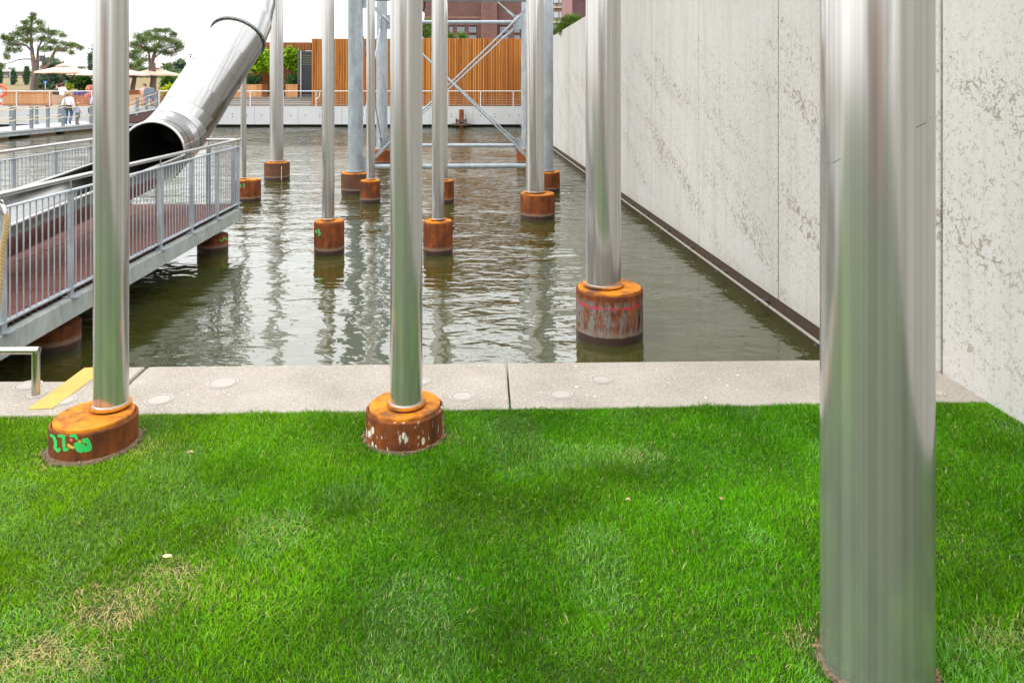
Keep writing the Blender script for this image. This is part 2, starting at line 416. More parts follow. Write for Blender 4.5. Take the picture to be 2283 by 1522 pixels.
def brick(name, a, b, mortar, sc=1.0):
    m = NM(name, .85, 0, a, .25); q = m.n('ShaderNodeTexBrick'); q.inputs['Scale'].default_value = sc
    sp = m.n('ShaderNodeSeparateXYZ'); m.l(m.n('ShaderNodeNewGeometry').outputs['Position'], sp.inputs[0]); cb = m.n('ShaderNodeCombineXYZ')
    m.l(m.math('ADD', sp.outputs['X'], sp.outputs['Y']), cb.inputs[0]); m.l(sp.outputs['Z'], cb.inputs[1]); m.l(cb.outputs[0], q.inputs['Vector'])
    q.inputs['Color1'].default_value = (*a, 1); q.inputs['Color2'].default_value = (*b, 1); q.inputs['Mortar'].default_value = (*mortar, 1)
    q.inputs['Brick Width'].default_value = .9; q.inputs['Row Height'].default_value = .34; q.inputs['Mortar Size'].default_value = .03
    f = m.noise(m.pos((.6, .6, .15)), 1.2, 5, .6); m.col(m.mix(m.rng(f, .3, .75, 0, .5), q.outputs['Color'], tuple(k * .7 for k in a))); return m.mat
M['brick'] = brick('dark_red_brick', (.125, .062, .055), (.165, .085, .075), (.10, .07, .065))
M['brick_light'] = brick('pale_red_brick', (.215, .115, .10), (.26, .145, .125), (.15, .10, .09))
M['brick_dark'] = brick('purple_brick', (.095, .05, .05), (.12, .066, .066), (.08, .055, .055))
M['pink'] = simple('pink_render', (.27, .15, .145), .8)
M['bwin'] = simple('far_window_glass', (.16, .19, .21), .15, var=.3, scale=.8)
M['bwin_light'] = simple('office_window_glass', (.52, .56, .58), .2, var=.15, scale=.5)
M['spandrel'] = simple('ochre_spandrel', (.30, .26, .165), .6)
M['sill'] = simple('light_sill', (.56, .54, .50), .7)
M['frame_dark'] = simple('dark_window_frame', (.06, .06, .065), .5)

def leaf(name, base, var=.45, trans=.3, spec=.2):
    m = NM(name, .6, 0, base, spec)
    at = m.n('ShaderNodeVertexColor', layer_name='tint')
    c = m.mix(1.0, at.outputs['Color'], base, 'MULTIPLY'); m.col(c)
    tr = m.n('ShaderNodeBsdfTranslucent'); m.l(m.mix(1.0, c, (1.0, 1.1, .6), 'MULTIPLY'), tr.inputs[0])
    ms = m.n('ShaderNodeMixShader'); ms.inputs[0].default_value = trans
    m.l(m.b.outputs[0], ms.inputs[1]); m.l(tr.outputs[0], ms.inputs[2])
    m.l(ms.outputs[0], m.t.nodes['Material Output'].inputs['Surface']); return m.mat
M['pine'] = leaf('pine_needles', (.105, .15, .038), trans=.22)
M['pine2'] = leaf('mugo_needles', (.10, .17, .03), trans=.25)
M['cypress'] = leaf('cypress_foliage', (.06, .12, .06), trans=.15)
M['wood_leaf'] = leaf('distant_foliage', (.14, .20, .105), trans=.25)
M['wood_leaf2'] = leaf('bluish_foliage', (.12, .18, .125), trans=.2)  # leaf colour paled to imitate distance haze
M['lime'] = leaf('lime_green_leaves', (.24, .40, .018), trans=.45)
M['shrub'] = leaf('shrub_leaves', (.055, .125, .022), trans=.3)
M['herb'] = leaf('dark_herb_leaves', (.045, .12, .04), trans=.3)
M['yel_leaf'] = leaf('yellow_green_leaves', (.42, .46, .02), trans=.4)
M['lav'] = leaf('lavender_flowers', (.26, .20, .46), trans=.2)
M['rose'] = leaf('pink_blossom', (.75, .38, .36), trans=.3)
M['bark'] = simple('pine_bark', (.165, .128, .105), .95, var=.45, scale=9, bump=.02)
M['bark_far'] = simple('pale_bark', (.24, .21, .18), .95)
M['drygrass'] = simple('dry_meadow', (.175, .13, .05), .95, var=.35, scale=.7)
M['ground'] = simple('park_ground', (.30, .27, .22), .95, var=.2, scale=.5)
M['canvas'] = NM('cream_canvas', .85, 0, (.70, .53, .42), .2).mat
M['mahogany'] = simple('brown_pole', (.22, .07, .03), .5)
M['wicker'] = simple('woven_wicker', (.40, .255, .155), .8, var=.15, scale=30)
M['orange'] = simple('life_ring_orange', (.75, .10, .02), .5)
M['redwhite'] = simple('red_panel', (.65, .04, .05), .6)
M['skin'] = simple('skin', (.58, .33, .24), .55, var=.06)
M['blouse'] = simple('white_blouse', (.78, .77, .80), .8, var=.05)
M['jeans'] = simple('blue_jeans', (.035, .10, .20), .85)
M['shoe'] = simple('dark_shoe', (.03, .03, .035), .6)
M['hair'] = simple('red_blond_hair', (.36, .19, .075), .6)
M['hair_dark'] = simple('dark_auburn_hair', (.075, .02, .018), .6)
M['bag'] = simple('dark_brown_bag', (.04, .03, .028), .6)
M['stripe'] = simple('blue_white_stripe', (.45, .48, .66), .8)
M['denim_grey'] = simple('grey_denim', (.16, .20, .25), .85)
M['pramgrey'] = simple('pram_grey', (.13, .155, .18), .8)
M['magenta'] = simple('magenta_paint', (.55, .03, .25), .5)
M['beige'] = simple('viaduct_beam', (.18, .158, .125), .8)
M['slate'] = simple('slate_spire', (.10, .14, .20), .6)
M['tin'] = simple('dark_lamp_metal', (.10, .09, .085), .5)
M['signblue'] = simple('blue_sign', (.04, .16, .45), .5)
M['spray'] = simple('green_spray_paint', (.03, .48, .10), .6, var=.2)
M['spray_y'] = simple('yellow_spray_paint', (.55, .36, .05), .7, var=.25)
M['spray_r'] = simple('pink_spray_paint', (.70, .12, .10), .7, var=.2)
M['drybit'] = simple('dry_leaf', (.42, .27, .15), .9)
M['litter'] = simple('brown_litter', (.20, .125, .065), .9, var=.5, scale=60)
M['chip'] = simple('fallen_chip', (.65, .40, .22), .8)

# ------------------------------------------------------------------ setting: water, ground, kerb, lawn base
LAWN = .41; KZ = .42
me = MB().add([(-90, 3.2, 0), (4.5, 3.2, 0), (4.5, 43, 0), (-90, 43, 0)], [(0, 1, 2, 3)])
tag(me.build('water', M['water']), 'olive green pond water with ripples reflecting the white sky', None, None, 'structure')

bed = MB().add([(-400, -300, -1.2), (400, -300, -1.2), (400, 60, -1.2), (-400, 60, -1.2)], [(0, 1, 2, 3)])
far = MB().add([(-700, 42.15, 1.10), (700, 42.15, 1.10), (700, 900, 1.10), (-700, 900, 1.10)], [(0, 1, 2, 3)])
far.add([(3.05 + 3.6 + .2, -60, .40), (300, -60, .40), (300, 42.1, .40), (3.05 - 2.526 + .2, 42.1, .40)], [(0, 1, 2, 3)])
far.add([(-400, 3.0, .40), (-90, 3.0, .40), (-90, 42.1, .40), (-400, 42.1, .40)], [(0, 1, 2, 3)])
tag(far.build('ground', M['ground']), 'pale park ground beyond the quay', None, None, 'structure')
tag(bed.build('pond_bed', M['algae']), 'dark bed under the pond water', None, None, 'structure')

def wallx(d): return 3.05 - .06 * d
lb = MB().add([(-60, -60, LAWN), (6.5, -60, LAWN), (wallx(4.36) + .1, 4.40, LAWN), (-2.4, 4.26, LAWN), (-60, 4.2, LAWN)], [(0, 1, 2, 3, 4)])
def lawn_base():
    m = NM('lawn_soil_and_thatch', .95, 0, (.1, .1, .04), .2); p = m.pos(); f = m.noise(p, 9, 6, .65)
    g = m.noise(p, 60, 3); c = m.mix(f, (.020, .050, .006), (.045, .066, .014)); c = m.mix(m.rng(g, .5, .7, 0, .5), c, (.02, .035, .01))
    m.col(c); m.bump(g, .01); return m.mat
tag(lb.build('lawn_ground', lawn_base()), 'soil and thatch under the green lawn', None, None, 'structure')

def kfar(x): return 4.849 + .0266 * (x + 2.40)
def knear(x): return 4.226 + .0344 * (x + 2.143) - .085
kerb = tag(bpy.data.objects.new('kerb', None), 'pale concrete kerb of long slabs between lawn and water', None, None, 'structure'); COL.objects.link(kerb); kerb.location = (0, 4.5, KZ)
def slab(poly): 
    mb = MB().prism(poly, -.8, KZ)
    o = mb.build('slab', M['kerb'], kerb)
    b = o.modifiers.new('bevel', 'BEVEL'); b.width = .012; b.segments = 2; b.limit_method = 'ANGLE'; return o
ja = G(1130, 810, KZ).x; jb = G(1138, 886, KZ).x
xw = wallx(4.9) - .004
slab([(ja + .0035, kfar(ja)), (xw, kfar(xw)), (wallx(4.25) - .004, knear(2.8)), (jb + .0045, knear(jb))])
ka, kb = G(326, 818, KZ).x, G(287, 850, KZ)
slab([(ja - .0035, kfar(ja)), (jb - .0045, knear(jb)), (-2.30, knear(-2.30)), (kb.x + .02, kb.y), (ka + .012, kfar(ka))])
q1, q2 = G(189, 820, KZ), G(146, 849, KZ)
slab([(ka - .012, kfar(ka)), (kb.x - .004, kb.y), (-2.325, knear(-2.3)), (-7.5, 4.05), (-7.5, q2.y), (q2.x, q2.y), (q1.x, q1.y)])
ys = [G(a, b, KZ) for a, b in ((62, 913), (116, 911), (230, 828), (216, 819), (188, 821))]
MB().prism([(p.x, p.y) for p in ys], KZ + .001, KZ + .004).build('yellow_stripe', M['yellow'], kerb)
for px, py, rp in ((62, 859, 26), (497, 853, 30), (355, 891, 27), (1340, 846, 22), (1030, 883, 25), (1250, 879, 24), (2090, 876, 14), (938, 851, 18), (143, 893, 22)):
    c = G(px, py, KZ); r = rp * c.y / F
    MB().lathe((c.x, c.y, KZ), [(r + .010, .0015), (r + .009, .003), (r, .0035), (r - .004, .002), (0, .0025)], 28).build('round_cap', M['cap'], kerb, True)
    mb = MB(); mb.lathe((c.x, c.y, KZ), [(r - .004, .0030), (r - .0065, .0034), (r - .0065, .0024)], 28).build('cap_joint', M['soil'], kerb)

# ------------------------------------------------------------------ concrete wall on the right
wt = Vector((-.06, 1, 0)).normalized(); wnrm = Vector((-1, -.06, 0)).normalized()
wall = thing('concrete_wall', 'tall pale concrete wall with cracked flaking panels along the right of the pond', 'wall', (wallx(4.745), 4.745, 0))
TH = .32
for k in range(-4, 15):
    d0 = 4.745 + 2.49 * k + .014; d1 = d0 + 2.49 - .028
    a = Vector((wallx(d0), d0, 0)); b = Vector((wallx(d1), d1, 0))
    z0 = .165 if k >= 0 else .30
    poly = [(a.x, a.y), (b.x, b.y), (b.x - wnrm.x * TH, b.y - wnrm.y * TH), (a.x - wnrm.x * TH, a.y - wnrm.y * TH)]
    o = MB().prism(poly, z0, 4.09).build('panel', M['wall'], wall)
    bv = o.modifiers.new('bevel', 'BEVEL'); bv.width = .008; bv.segments = 1; bv.limit_method = 'ANGLE'
a, b = Vector((wallx(-5), -5, 0)), Vector((wallx(41.6), 41.6, 0))
def off(v, s): return (v.x - wnrm.x * s, v.y - wnrm.y * s)
MB().prism([off(a, .06), off(b, .06), off(b, TH - .02), off(a, TH - .02)], -1.2, 4.05).build('backing', M['joint'], wall)
a2 = Vector((wallx(4.9), 4.9, 0))
MB().prism([off(a2, .02), off(b, .02), off(b, .049), off(a2, .049)], -1.2, .163).build('plinth', M['algae'], wall)
# pipe along the foot of the wall
pipe = thing('water_pipe', 'thin pale pipe on brackets along the foot of the concrete wall', 'pipe', off(Vector((wallx(4.95), 4.95)).to_3d(), -.10) + (.11,))
for k in range(15):
    d0 = 4.72 + 2.49 * k; d0c = max(d0 + .012, 4.97); d1 = d0 + 2.49 - .012
    p0 = off(Vector((wallx(d0c), d0c, 0)), -.10); p1 = off(Vector((wallx(d1), d1, 0)), -.10)
    MB().sweep([p0 + (.112,), p1 + (.112,)], .014, 10).build('pipe_length', M['pipe'], pipe, True)
    for s in (.3, 1.5):
        d = d0 + s
        if d < 5.05: continue
        c0 = off(Vector((wallx(d), d, 0)), -.115); c1 = off(Vector((wallx(d), d, 0)), .03)
        MB().span(c0 + (.082,), c1 + (.082,), .05, .02).build('bracket', M['frame_dark'], pipe)

# ------------------------------------------------------------------ columns on rusty piles
def oncyl(px, py, c, r):
    dx, dz = (px - CX) / F, -(py - HY) / F          # ray (dx, 1, dz) * t
    A = dx * dx + 1; B = -2 * (dx * c[0] + c[1]); C_ = c[0] ** 2 + c[1] ** 2 - r * r
    D = B * B - 4 * A * C_
    if D < 0: D = 0
    t = (-B - math.sqrt(D)) / (2 * A)
    return Vector((dx * t, t, H + dz * t))
def paint(parent, c, r, strokes, mat, name='graffiti'):
    mb = MB()
    for pts, wd in strokes:
        fine = []
        for (x0, y0), (x1, y1) in zip(pts, pts[1:]):
            n = max(2, int(math.hypot(x1 - x0, y1 - y0) / 2))
            fine += [(x0 + (x1 - x0) * i / n, y0 + (y1 - y0) * i / n) for i in range(n)]
        fine.append(pts[-1]); n = len(fine); vs_ = []
        for i, (x, y) in enumerate(fine):
            x0, y0 = fine[max(0, i - 1)]; x1, y1 = fine[min(n - 1, i + 1)]
            L = math.hypot(x1 - x0, y1 - y0) or 1; nx, ny = -(y1 - y0) / L, (x1 - x0) / L
            ww = wd * (.55 if i in (0, n - 1) else 1) / 2 * random.uniform(.9, 1.1)
            for s in (-1, 1): vs_.append(oncyl(x + nx * ww * s, y + ny * ww * s, c, r + random.uniform(.0012, .0016)))
        mb.add(vs_, [(2 * i, 2 * i + 1, 2 * i + 3, 2 * i + 2) for i in range(n - 1)])
    return mb.build(name, mat, parent)

def column(label, bc, br, pc, pr, zb, zt, ztop=9.0, mat='rust', pipe_mat='steel', weld=True):
    """bc pile centre (x, y), br pile radius, pc pipe centre, zt top of the pile"""
    t = thing('steel_column', label, 'column', (bc[0], bc[1], zb), 'stainless steel columns on rusty piles')
    x, y = bc
    MB().lathe((x, y, 0), [(0, zb), (br, zb), (br, zt - .022), (br - .006, zt - .016), (br - .012, zt - .016), (br - .013, zt - .038), (0, zt - .038)], 56).build('pile', M[mat], t, True)
    rp = br - .0165
    MB().lathe((x, y, 0), [(0, zt - .037), (rp, zt - .037), (rp, zt - .004), (rp - .004, zt), (0, zt)], 56).build('cap_plate', M['rust_top'], t, True)
    px, py = pc; rc = min(pr * 1.20, pr + .03)
    MB().lathe((px, py, 0), [(0, zt + .0005), (rc - .012, zt + .012), (rc, zt + .0122), (rc, zt + .0235), (rc - .0015, zt + .025), (0, zt + .025)], 48).build('collar', M['rust_top'], t, True)
    MB().lathe((px, py, 0), [(rc - .011, zt + .0004), (rc - .011, zt + .0118)], 40).build('collar_gap', M['rust_gap'], t, True)
    MB().lathe((px, py, 0), [(pr - .01, zt + .0255), (pr + .007, zt + .0255), (pr + .0055, zt + .029), (pr + .0008, zt + .033), (pr - .01, zt + .033)], 48).build('weld', M['weld'], t, True)
    MB().lathe((px, py, 0), [(pr, zt + .026), (pr, ztop), (0, ztop)], 64).build('pipe', M[pipe_mat], t, True)
    return t

cA = column('thick steel column in the water on the largest grey flaking pile with a faded pink band', (.888, 6.71), .303, (.835, 6.73), .160, -1.0, .445, mat='rust_flake')
cB = column('thick steel column in the water on a brown pile before the tower\'s front right leg', (.4425, 12.73), .30, (.40, 12.75), .160, -1.0, .43)
cC = column('thin steel column in the water on the speckled orange pile right of the central lawn column', (-1.006, 10.0), .200, (-1.006, 10.0), .0842, -1.0, .45)
cD = column('thin steel column in the water on the pile with a green sprayed number', (-2.485, 10.0), .201, (-2.50, 10.0), .0842, -1.0, .45)
cE = column('thin steel column in the water close beside the tower\'s front left leg', (-2.775, 14.4), .199, (-2.765, 14.4), .0842, -1.0, .44)
cF = column('thin steel column in the water half hidden behind the speckled orange pile\'s column', (-1.335, 14.4), .20, (-1.345, 14.4), .0842, -1.0, .44)
cG = column('thick steel column in the water furthest left, on a dark pile with a white streak', (-5.75, 18.0), .302, (-5.76, 18.0), .160, -1.0, .43, mat='rust_dark')
cH = column('thinnest steel column in the water under the tube slide beside the walkway end', (-5.25, 14.62), .25, (-5.33, 14.60), .054, -1.0, .43)
cL = column('steel column on the lawn at left, off centre on a pile with green graffiti', (-2.156, 3.80), .203, (-2.110, 3.872), .0842, .2, .575, mat='rust_dry')
cM = column('steel column on the lawn at centre, on a pile splattered with white paint', (-.568, 3.90), .203, (-.556, 3.87), .0842, .2, .585, mat='rust_splat')
paint(cL, (-2.156, 3.80), .203, [([(112, 968), (120, 974), (124, 985), (123, 998), (129, 1005), (134, 999)], 7), ([(128, 971), (142, 972), (142, 988), (144, 1003), (153, 1000)], 7),
      ([(155, 971), (168, 971), (172, 980)], 7), ([(170, 985), (176, 1000), (186, 1003)], 14), ([(183, 984), (193, 980), (199, 990), (200, 1000), (190, 1003), (180, 996)], 10), ([(176, 990), (195, 1000)], 10)], M['spray'])
paint(cL, (-2.156, 3.80), .203, [([(150, 990), (158, 996), (166, 998)], 7), ([(174, 982), (181, 985)], 6)], M['spray_y'])
paint(cL, (-2.156, 3.80), .203, [([(155, 979), (162, 981)], 6)], M['spray_r'])
paint(cD, (-2.485, 10.0), .201, [([(703, 512), (706, 519)], 2.6), ([(707, 512), (712, 513), (710, 517), (714, 520), (709, 526)], 3.4)], M['spray'])
paint(cD, (-2.485, 10.0), .201, [([(704, 517), (708, 519)], 2.4)], M['spray_y'])
paint(cH, (-5.25, 14.62), .25, [([(536, 411), (537, 418)], 1.8), ([(541, 410), (546, 411), (543, 414), (545, 419)], 1.8)], M['spray'])
paint(cG, (-5.75, 18.0), .302, [([(627.5, 370), (627.5, 402)], 1.6)], M['white'], 'white_streak')

# the very near column: lower end stands straight in the lawn
tR = thing('steel_column', 'nearest and widest steel column rising straight from the lawn at right', 'column', (1.160, 2.345, LAWN), 'stainless steel columns on rusty piles')
MB().lathe((1.160, 2.345, 0), [(0, .2), (.1655, .2), (.1655, 4.0), (.1655, 9), (0, 9)], 96).build('pipe', M['steel'], tR, True)
mb = MB()
for p in ([(2043, 284), (2053, 280), (2062, 275), (2077, 262)], [(1828, 372), (1845, 365), (1860, 362), (1874, 354)]):
    pts = p; vs_ = []
    for x, y in pts:
        for s in (-.8, .8): vs_.append(oncyl(x, y + s, (1.160, 2.345), 0.1661))
    mb.add(vs_, [(2 * i, 2 * i + 1, 2 * i + 3, 2 * i + 2) for i in range(len(pts) - 1)])
mb.build('scratch', M['frame_dark'], tR)

# ------------------------------------------------------------------ galvanised tower frame
tow = thing('steel_tower', 'galvanised lattice tower with four legs and crossed tie rods standing in the pond', 'tower', (-1.5, 18.7, 0))
LEG = {'fl': Vector((-3.36, 15.8, 0)), 'fr': Vector((.737, 16.0, 0)), 'bl': Vector((-3.82, 21.6, 0)), 'br': Vector((.44, 21.6, 0))}
for k, c in LEG.items():
    lg = MB().lathe(c, [(.160, .47), (.160, 9), (0, 9)], 40).build('leg', M['galv'], tow, True)
    MB().lathe(c, [(.160, .445), (.185, .445), (.185, .465), (.166, .475), (.160, .475)], 40).build('leg_foot', M['galv'], lg, True)
    pm = 'rust_dark' if k == 'fl' else 'rust'
    MB().lathe(c, [(0, -1), (.305, -1), (.305, .405), (.298, .412), (.29, .412), (.29, .40), (0, .40)], 48).build('pile', M[pm], tow, True)
    MB().lathe(c, [(0, .40), (.288, .40), (.288, .425), (.284, .43), (0, .43)], 48).build('cap_plate', M['rust_top'], tow, True)
ZL, ZU = .545, 4.16
def gusset(c, t, z, hgt=.42):           # plate on leg c pointing along unit t at height z
    n = Vector((-t.y, t.x, 0)); a = c + t * .15; poly = [(0, -hgt / 2), (.17, -hgt / 2), (.25, -hgt / 2 + .10), (.25, hgt / 2 - .10), (.17, hgt / 2), (0, hgt / 2)]
    mb = MB(); f = [a + t * x + Vector((0, 0, z + y)) + n * .008 for x, y in poly]; g = [p - n * .016 for p in f]; k = len(poly)
    mb.add(f + g, [tuple(range(k)), tuple(range(2 * k - 1, k - 1, -1))] + [(i, k + i, k + (i + 1) % k, (i + 1) % k) for i in range(k)])
    go = mb.build('gusset', M['galv'], tow)
    for x, y in ((.12, hgt / 2 - .07), (.17, hgt / 2 - .11), (.13, 0), (.12, -hgt / 2 + .11), (.17, -hgt / 2 + .07)):
        p = a + t * x + Vector((0, 0, z + y)); MB().sweep([p - n * .016, p + n * .016], .014, 8).build('bolt', M['frame_dark'], go)
def rod(p, q, r=.021):
    p, q = Vector(p), Vector(q); t = (q - p).normalized()
    mb = MB().sweep([p + t * .55, q - t * .35], r, 8)
    o = mb.build('tie_rod', M['galv'], tow, True)
    MB().sweep([p + t * .30, p + t * .36, p + t * .52, p + t * .60], [r * .8, r * 1.7, r * 1.7, r * .8], 10).build('turnbuckle', M['galv'], o, True)
    MB().sweep([p, p + t * .32], r * .8, 8).build('rod_end', M['galv'], o, True)
    for e, s in ((p, 1), (q, -1)): MB().span(e + t * .10 * s, e + t * .36 * s, .05, .075).build('fork_end', M['galv'], o)
def bay(a, b, sym=1):
    A, B = LEG[a], LEG[b]; t = (B - A); t.z = 0; t.normalize(); n = Vector((-t.y, t.x, 0))
    for z in (ZL, ZU):
        MB().sweep([A + t * .34 + Vector((0, 0, z)), B - t * .34 + Vector((0, 0, z))], .055, 14).build('cross_tube', M['galv'], tow, True)
        for L, s in ((A, t), (B, -t)): gusset(L, s, z)
    for z, zz in ((ZL + .12, ZU - .12),):
        rod(B - t * .32 + Vector((0, 0, zz)) + n * .03, A + t * .32 + Vector((0, 0, z)) + n * .03)
        rod(A + t * .32 + Vector((0, 0, zz)) - n * .03, B - t * .32 + Vector((0, 0, z)) - n * .03)
    # tie rods of the bay above, only their feet in view
    for L, s in ((A, t), (B, -t)):
        q = L + s * .32 + Vector((0, 0, ZU + .12)); e = q + s * 3.0 + Vector((0, 0, 2.6))
        MB().sweep([q + (e - q).normalized() * .3, e], .021, 8).build('tie_rod', M['galv'], tow, True)
        u = (e - q).normalized(); MB().span(q + u * .08, q + u * .34, .05, .075).build('fork_end', M['galv'], tow)
bay('fl', 'fr'); bay('bl', 'br')
for a, b in (('fl', 'bl'), ('fr', 'br')):
    A, B = LEG[a], LEG[b]; t = (B - A).normalized(); n = Vector((-t.y, t.x, 0))
    for z in (ZL + .05, ZU - .05): gusset(A, t, z); gusset(B, -t, z)
    rod(B - t * .3 + Vector((0, 0, ZU - .2)) + n * .02, A + t * .3 + Vector((0, 0, ZL + .12)) + n * .02, .016)
    rod(A + t * .3 + Vector((0, 0, ZU - .2)) - n * .02, B - t * .3 + Vector((0, 0, ZL + .12)) - n * .02, .016)

# ------------------------------------------------------------------ tube slide
sl = thing('tube_slide', 'large stainless tube slide curving down to a dark open mouth above the walkway', 'slide', P(340, 342, 9.75))
RS = .415
path = [(340, 342, 9.75), (353, 333, 10.02), (366, 322, 10.3), (382, 307, 10.55), (401, 286, 10.78), (423, 254, 10.95), (448, 214, 11.1), (477, 168, 11.3), (505, 124, 11.5), (531, 84, 11.7),
        (546, 50, 12.0), (556, 10, 12.4), (563, -40, 12.9), (567, -120, 13.6), (568, -260, 14.6)]
pp = [P(*q) for q in path]
def rings(pts, r, n=72):
    k = len(pts); ts = []
    for i in range(k):
        t = pts[min(i + 1, k - 1)] - pts[max(i - 1, 0)]; ts.append(t.normalized())
    ts[0] = Vector((-.06, 1, .02)).normalized()
    x = ts[0].cross(Vector((0, 0, 1))).normalized(); out = []
    for i in range(k):
        x = (x - ts[i] * x.dot(ts[i])).normalized(); y = ts[i].cross(x)
        out.append([pts[i] + (x * math.cos(2 * math.pi * j / n) + y * math.sin(2 * math.pi * j / n)) * r for j in range(n)])
    return out, ts
def gores(i0, i1, name):
    ro, ts = rings(pp, RS); ri, _ = rings(pp, RS - .012); mb = MB(); n = 72
    for i in range(i0, i1):                          # every gore is its own strip, so that the joints stay crisp
        a, b = ro[i], ro[i + 1]
        k = (i % 2) * .003
        ca, cb = pp[i], pp[i + 1]
        mb.add([p + (p - ca).normalized() * k for p in a] + [p + (p - cb).normalized() * k for p in b], [(j, (j + 1) % n, n + (j + 1) % n, n + j) for j in range(n)])
        mb.add(ri[i] + ri[i + 1], [(j, n + j, n + (j + 1) % n, (j + 1) % n) for j in range(n)], 1)
        if i == len(pp) - 2: mb.add(ri[i + 1], [tuple(range(n))], 1)  # added end disc, out of view, keeps skylight out of the tube
    return mb.build(name, [M['steel_slide'], M['steel_inner']], sl, True)
gores(0, 9, 'tube_section'); gores(9, 14, 'tube_section')
def ringtube(c, t, r, rr, name, mat, parent, a0=0.0, a1=2 * math.pi):
    x = t.cross(Vector((0, 0, 1))).normalized(); y = t.cross(x); n = 64
    pts = [c + (x * math.cos(a0 + (a1 - a0) * j / n) + y * math.sin(a0 + (a1 - a0) * j / n)) * r for j in range(n + 1)]
    return MB().sweep(pts, rr, 8).build(name, mat, parent, True)
_, ts = rings(pp, RS)
ringtube(pp[0], ts[0], RS + .004, .017, 'mouth_rim', M['steel_rail'], sl)
# flange: two flat rings with bolts
fc, ft = pp[9], ts[9]
x = ft.cross(Vector((0, 0, 1))).normalized(); y = ft.cross(x); n = 64; mb = MB(); vs_ = []
for s, r in ((-.016, RS), (-.016, RS + .028), (.016, RS + .028), (.016, RS)):
    vs_ += [fc + ft * s + (x * math.cos(2 * math.pi * j / n) + y * math.sin(2 * math.pi * j / n)) * r for j in range(n)]
mb.add(vs_, [(k * n + j, k * n + (j + 1) % n, (k + 1) * n + (j + 1) % n, (k + 1) * n + j) for k in range(3) for j in range(n)])
fl = mb.build('flange_ring', simple('flange_steel', (.16, .155, .145), .4, .7), sl, False)
for j in range(24):
    a = 2 * math.pi * j / 24; c = fc + (x * math.cos(a) + y * math.sin(a)) * (RS + .019)
    MB().sweep([c - ft * .028, c + ft * .028], .007, 6).build('bolt', M['galv'], fl)
# open run-out trough towards the viewer
ta = Vector((.06, -1, -.065)).normalized(); A0 = pp[0] + Vector((0, 0, -.02)); L = 5.0
tx = ta.cross(Vector((0, 0, 1))).normalized(); ty = Vector((0, 0, 1))
mb = MB(); n = 28; vs_ = []
prof = [(math.pi * j / n) for j in range(n + 1)]
for r in (RS, RS - .012):
    for s in (0.0, L):
        vs_ += [A0 + ta * s + tx * math.cos(a) * r - ty * math.sin(a) * r for a in prof]
k = n + 1
mb.add(vs_, [(j, j + 1, k + j + 1, k + j) for j in range(n)] + [(2 * k + j + 1, 2 * k + j, 3 * k + j, 3 * k + j + 1) for j in range(n)])
tr = mb.build('trough', M['steel_slide'], sl, True)
for s in (-1, 1):
    MB().sweep([A0 + ta * .02 + tx * RS * s, A0 + ta * L + tx * RS * s], .016, 8).build('trough_rim', M['steel_rail'], tr, True)
for px, d in ((325, 9.15), (396, 9.95)):
    c = P(px, 400, d); MB().box((c.x - .25, d, .74 if d < 9.5 else .77), (.07, .07, .35 if d < 9.5 else .41)).build('support_leg', M['steel_rail'], sl)
MB().sweep([P(412, 330, 10.28), P(430, 322, 10.5), P(447, 313, 10.75)], .014, 8).build('grip_bar', M['steel_rail'], sl, True)
# thin cable hanging below the tube
# ------------------------------------------------------------------ walkway on piles
wk = thing('walkway', 'galvanised footbridge with red rubber tile deck and balustrades leading into the pond', 'walkway', (-4.9, 8, .5))
def wx(u, d): return Vector((u - .06 * d, d, 0))
UR, UL, D0, D1 = -3.27, -5.47, 4.55, 10.66
def bar(p, q, z, w_, h_, name, mat, parent): return MB().span(p + Vector((0, 0, z)), q + Vector((0, 0, z)), w_, h_).build(name, mat, parent)
for u in (UR - .05, UL + .05): 
    o = bar(wx(u, D0), wx(u, D1), .428, .10, .17, 'edge_beam', M['galv_beam'], wk); b = o.modifiers.new('bevel', 'BEVEL'); b.width = .008; b.segments = 2
bar(wx(UL + .10, D1 - .05), wx(UR - .10, D1 - .05), .428, .10, .168, 'edge_beam', M['galv_beam'], wk)
for d in np.arange(5.2, 10.4, 1.2): bar(wx(UL + .10, d), wx(UR - .10, d), .42, .08, .14, 'cross_beam', M['galv_beam'], wk)
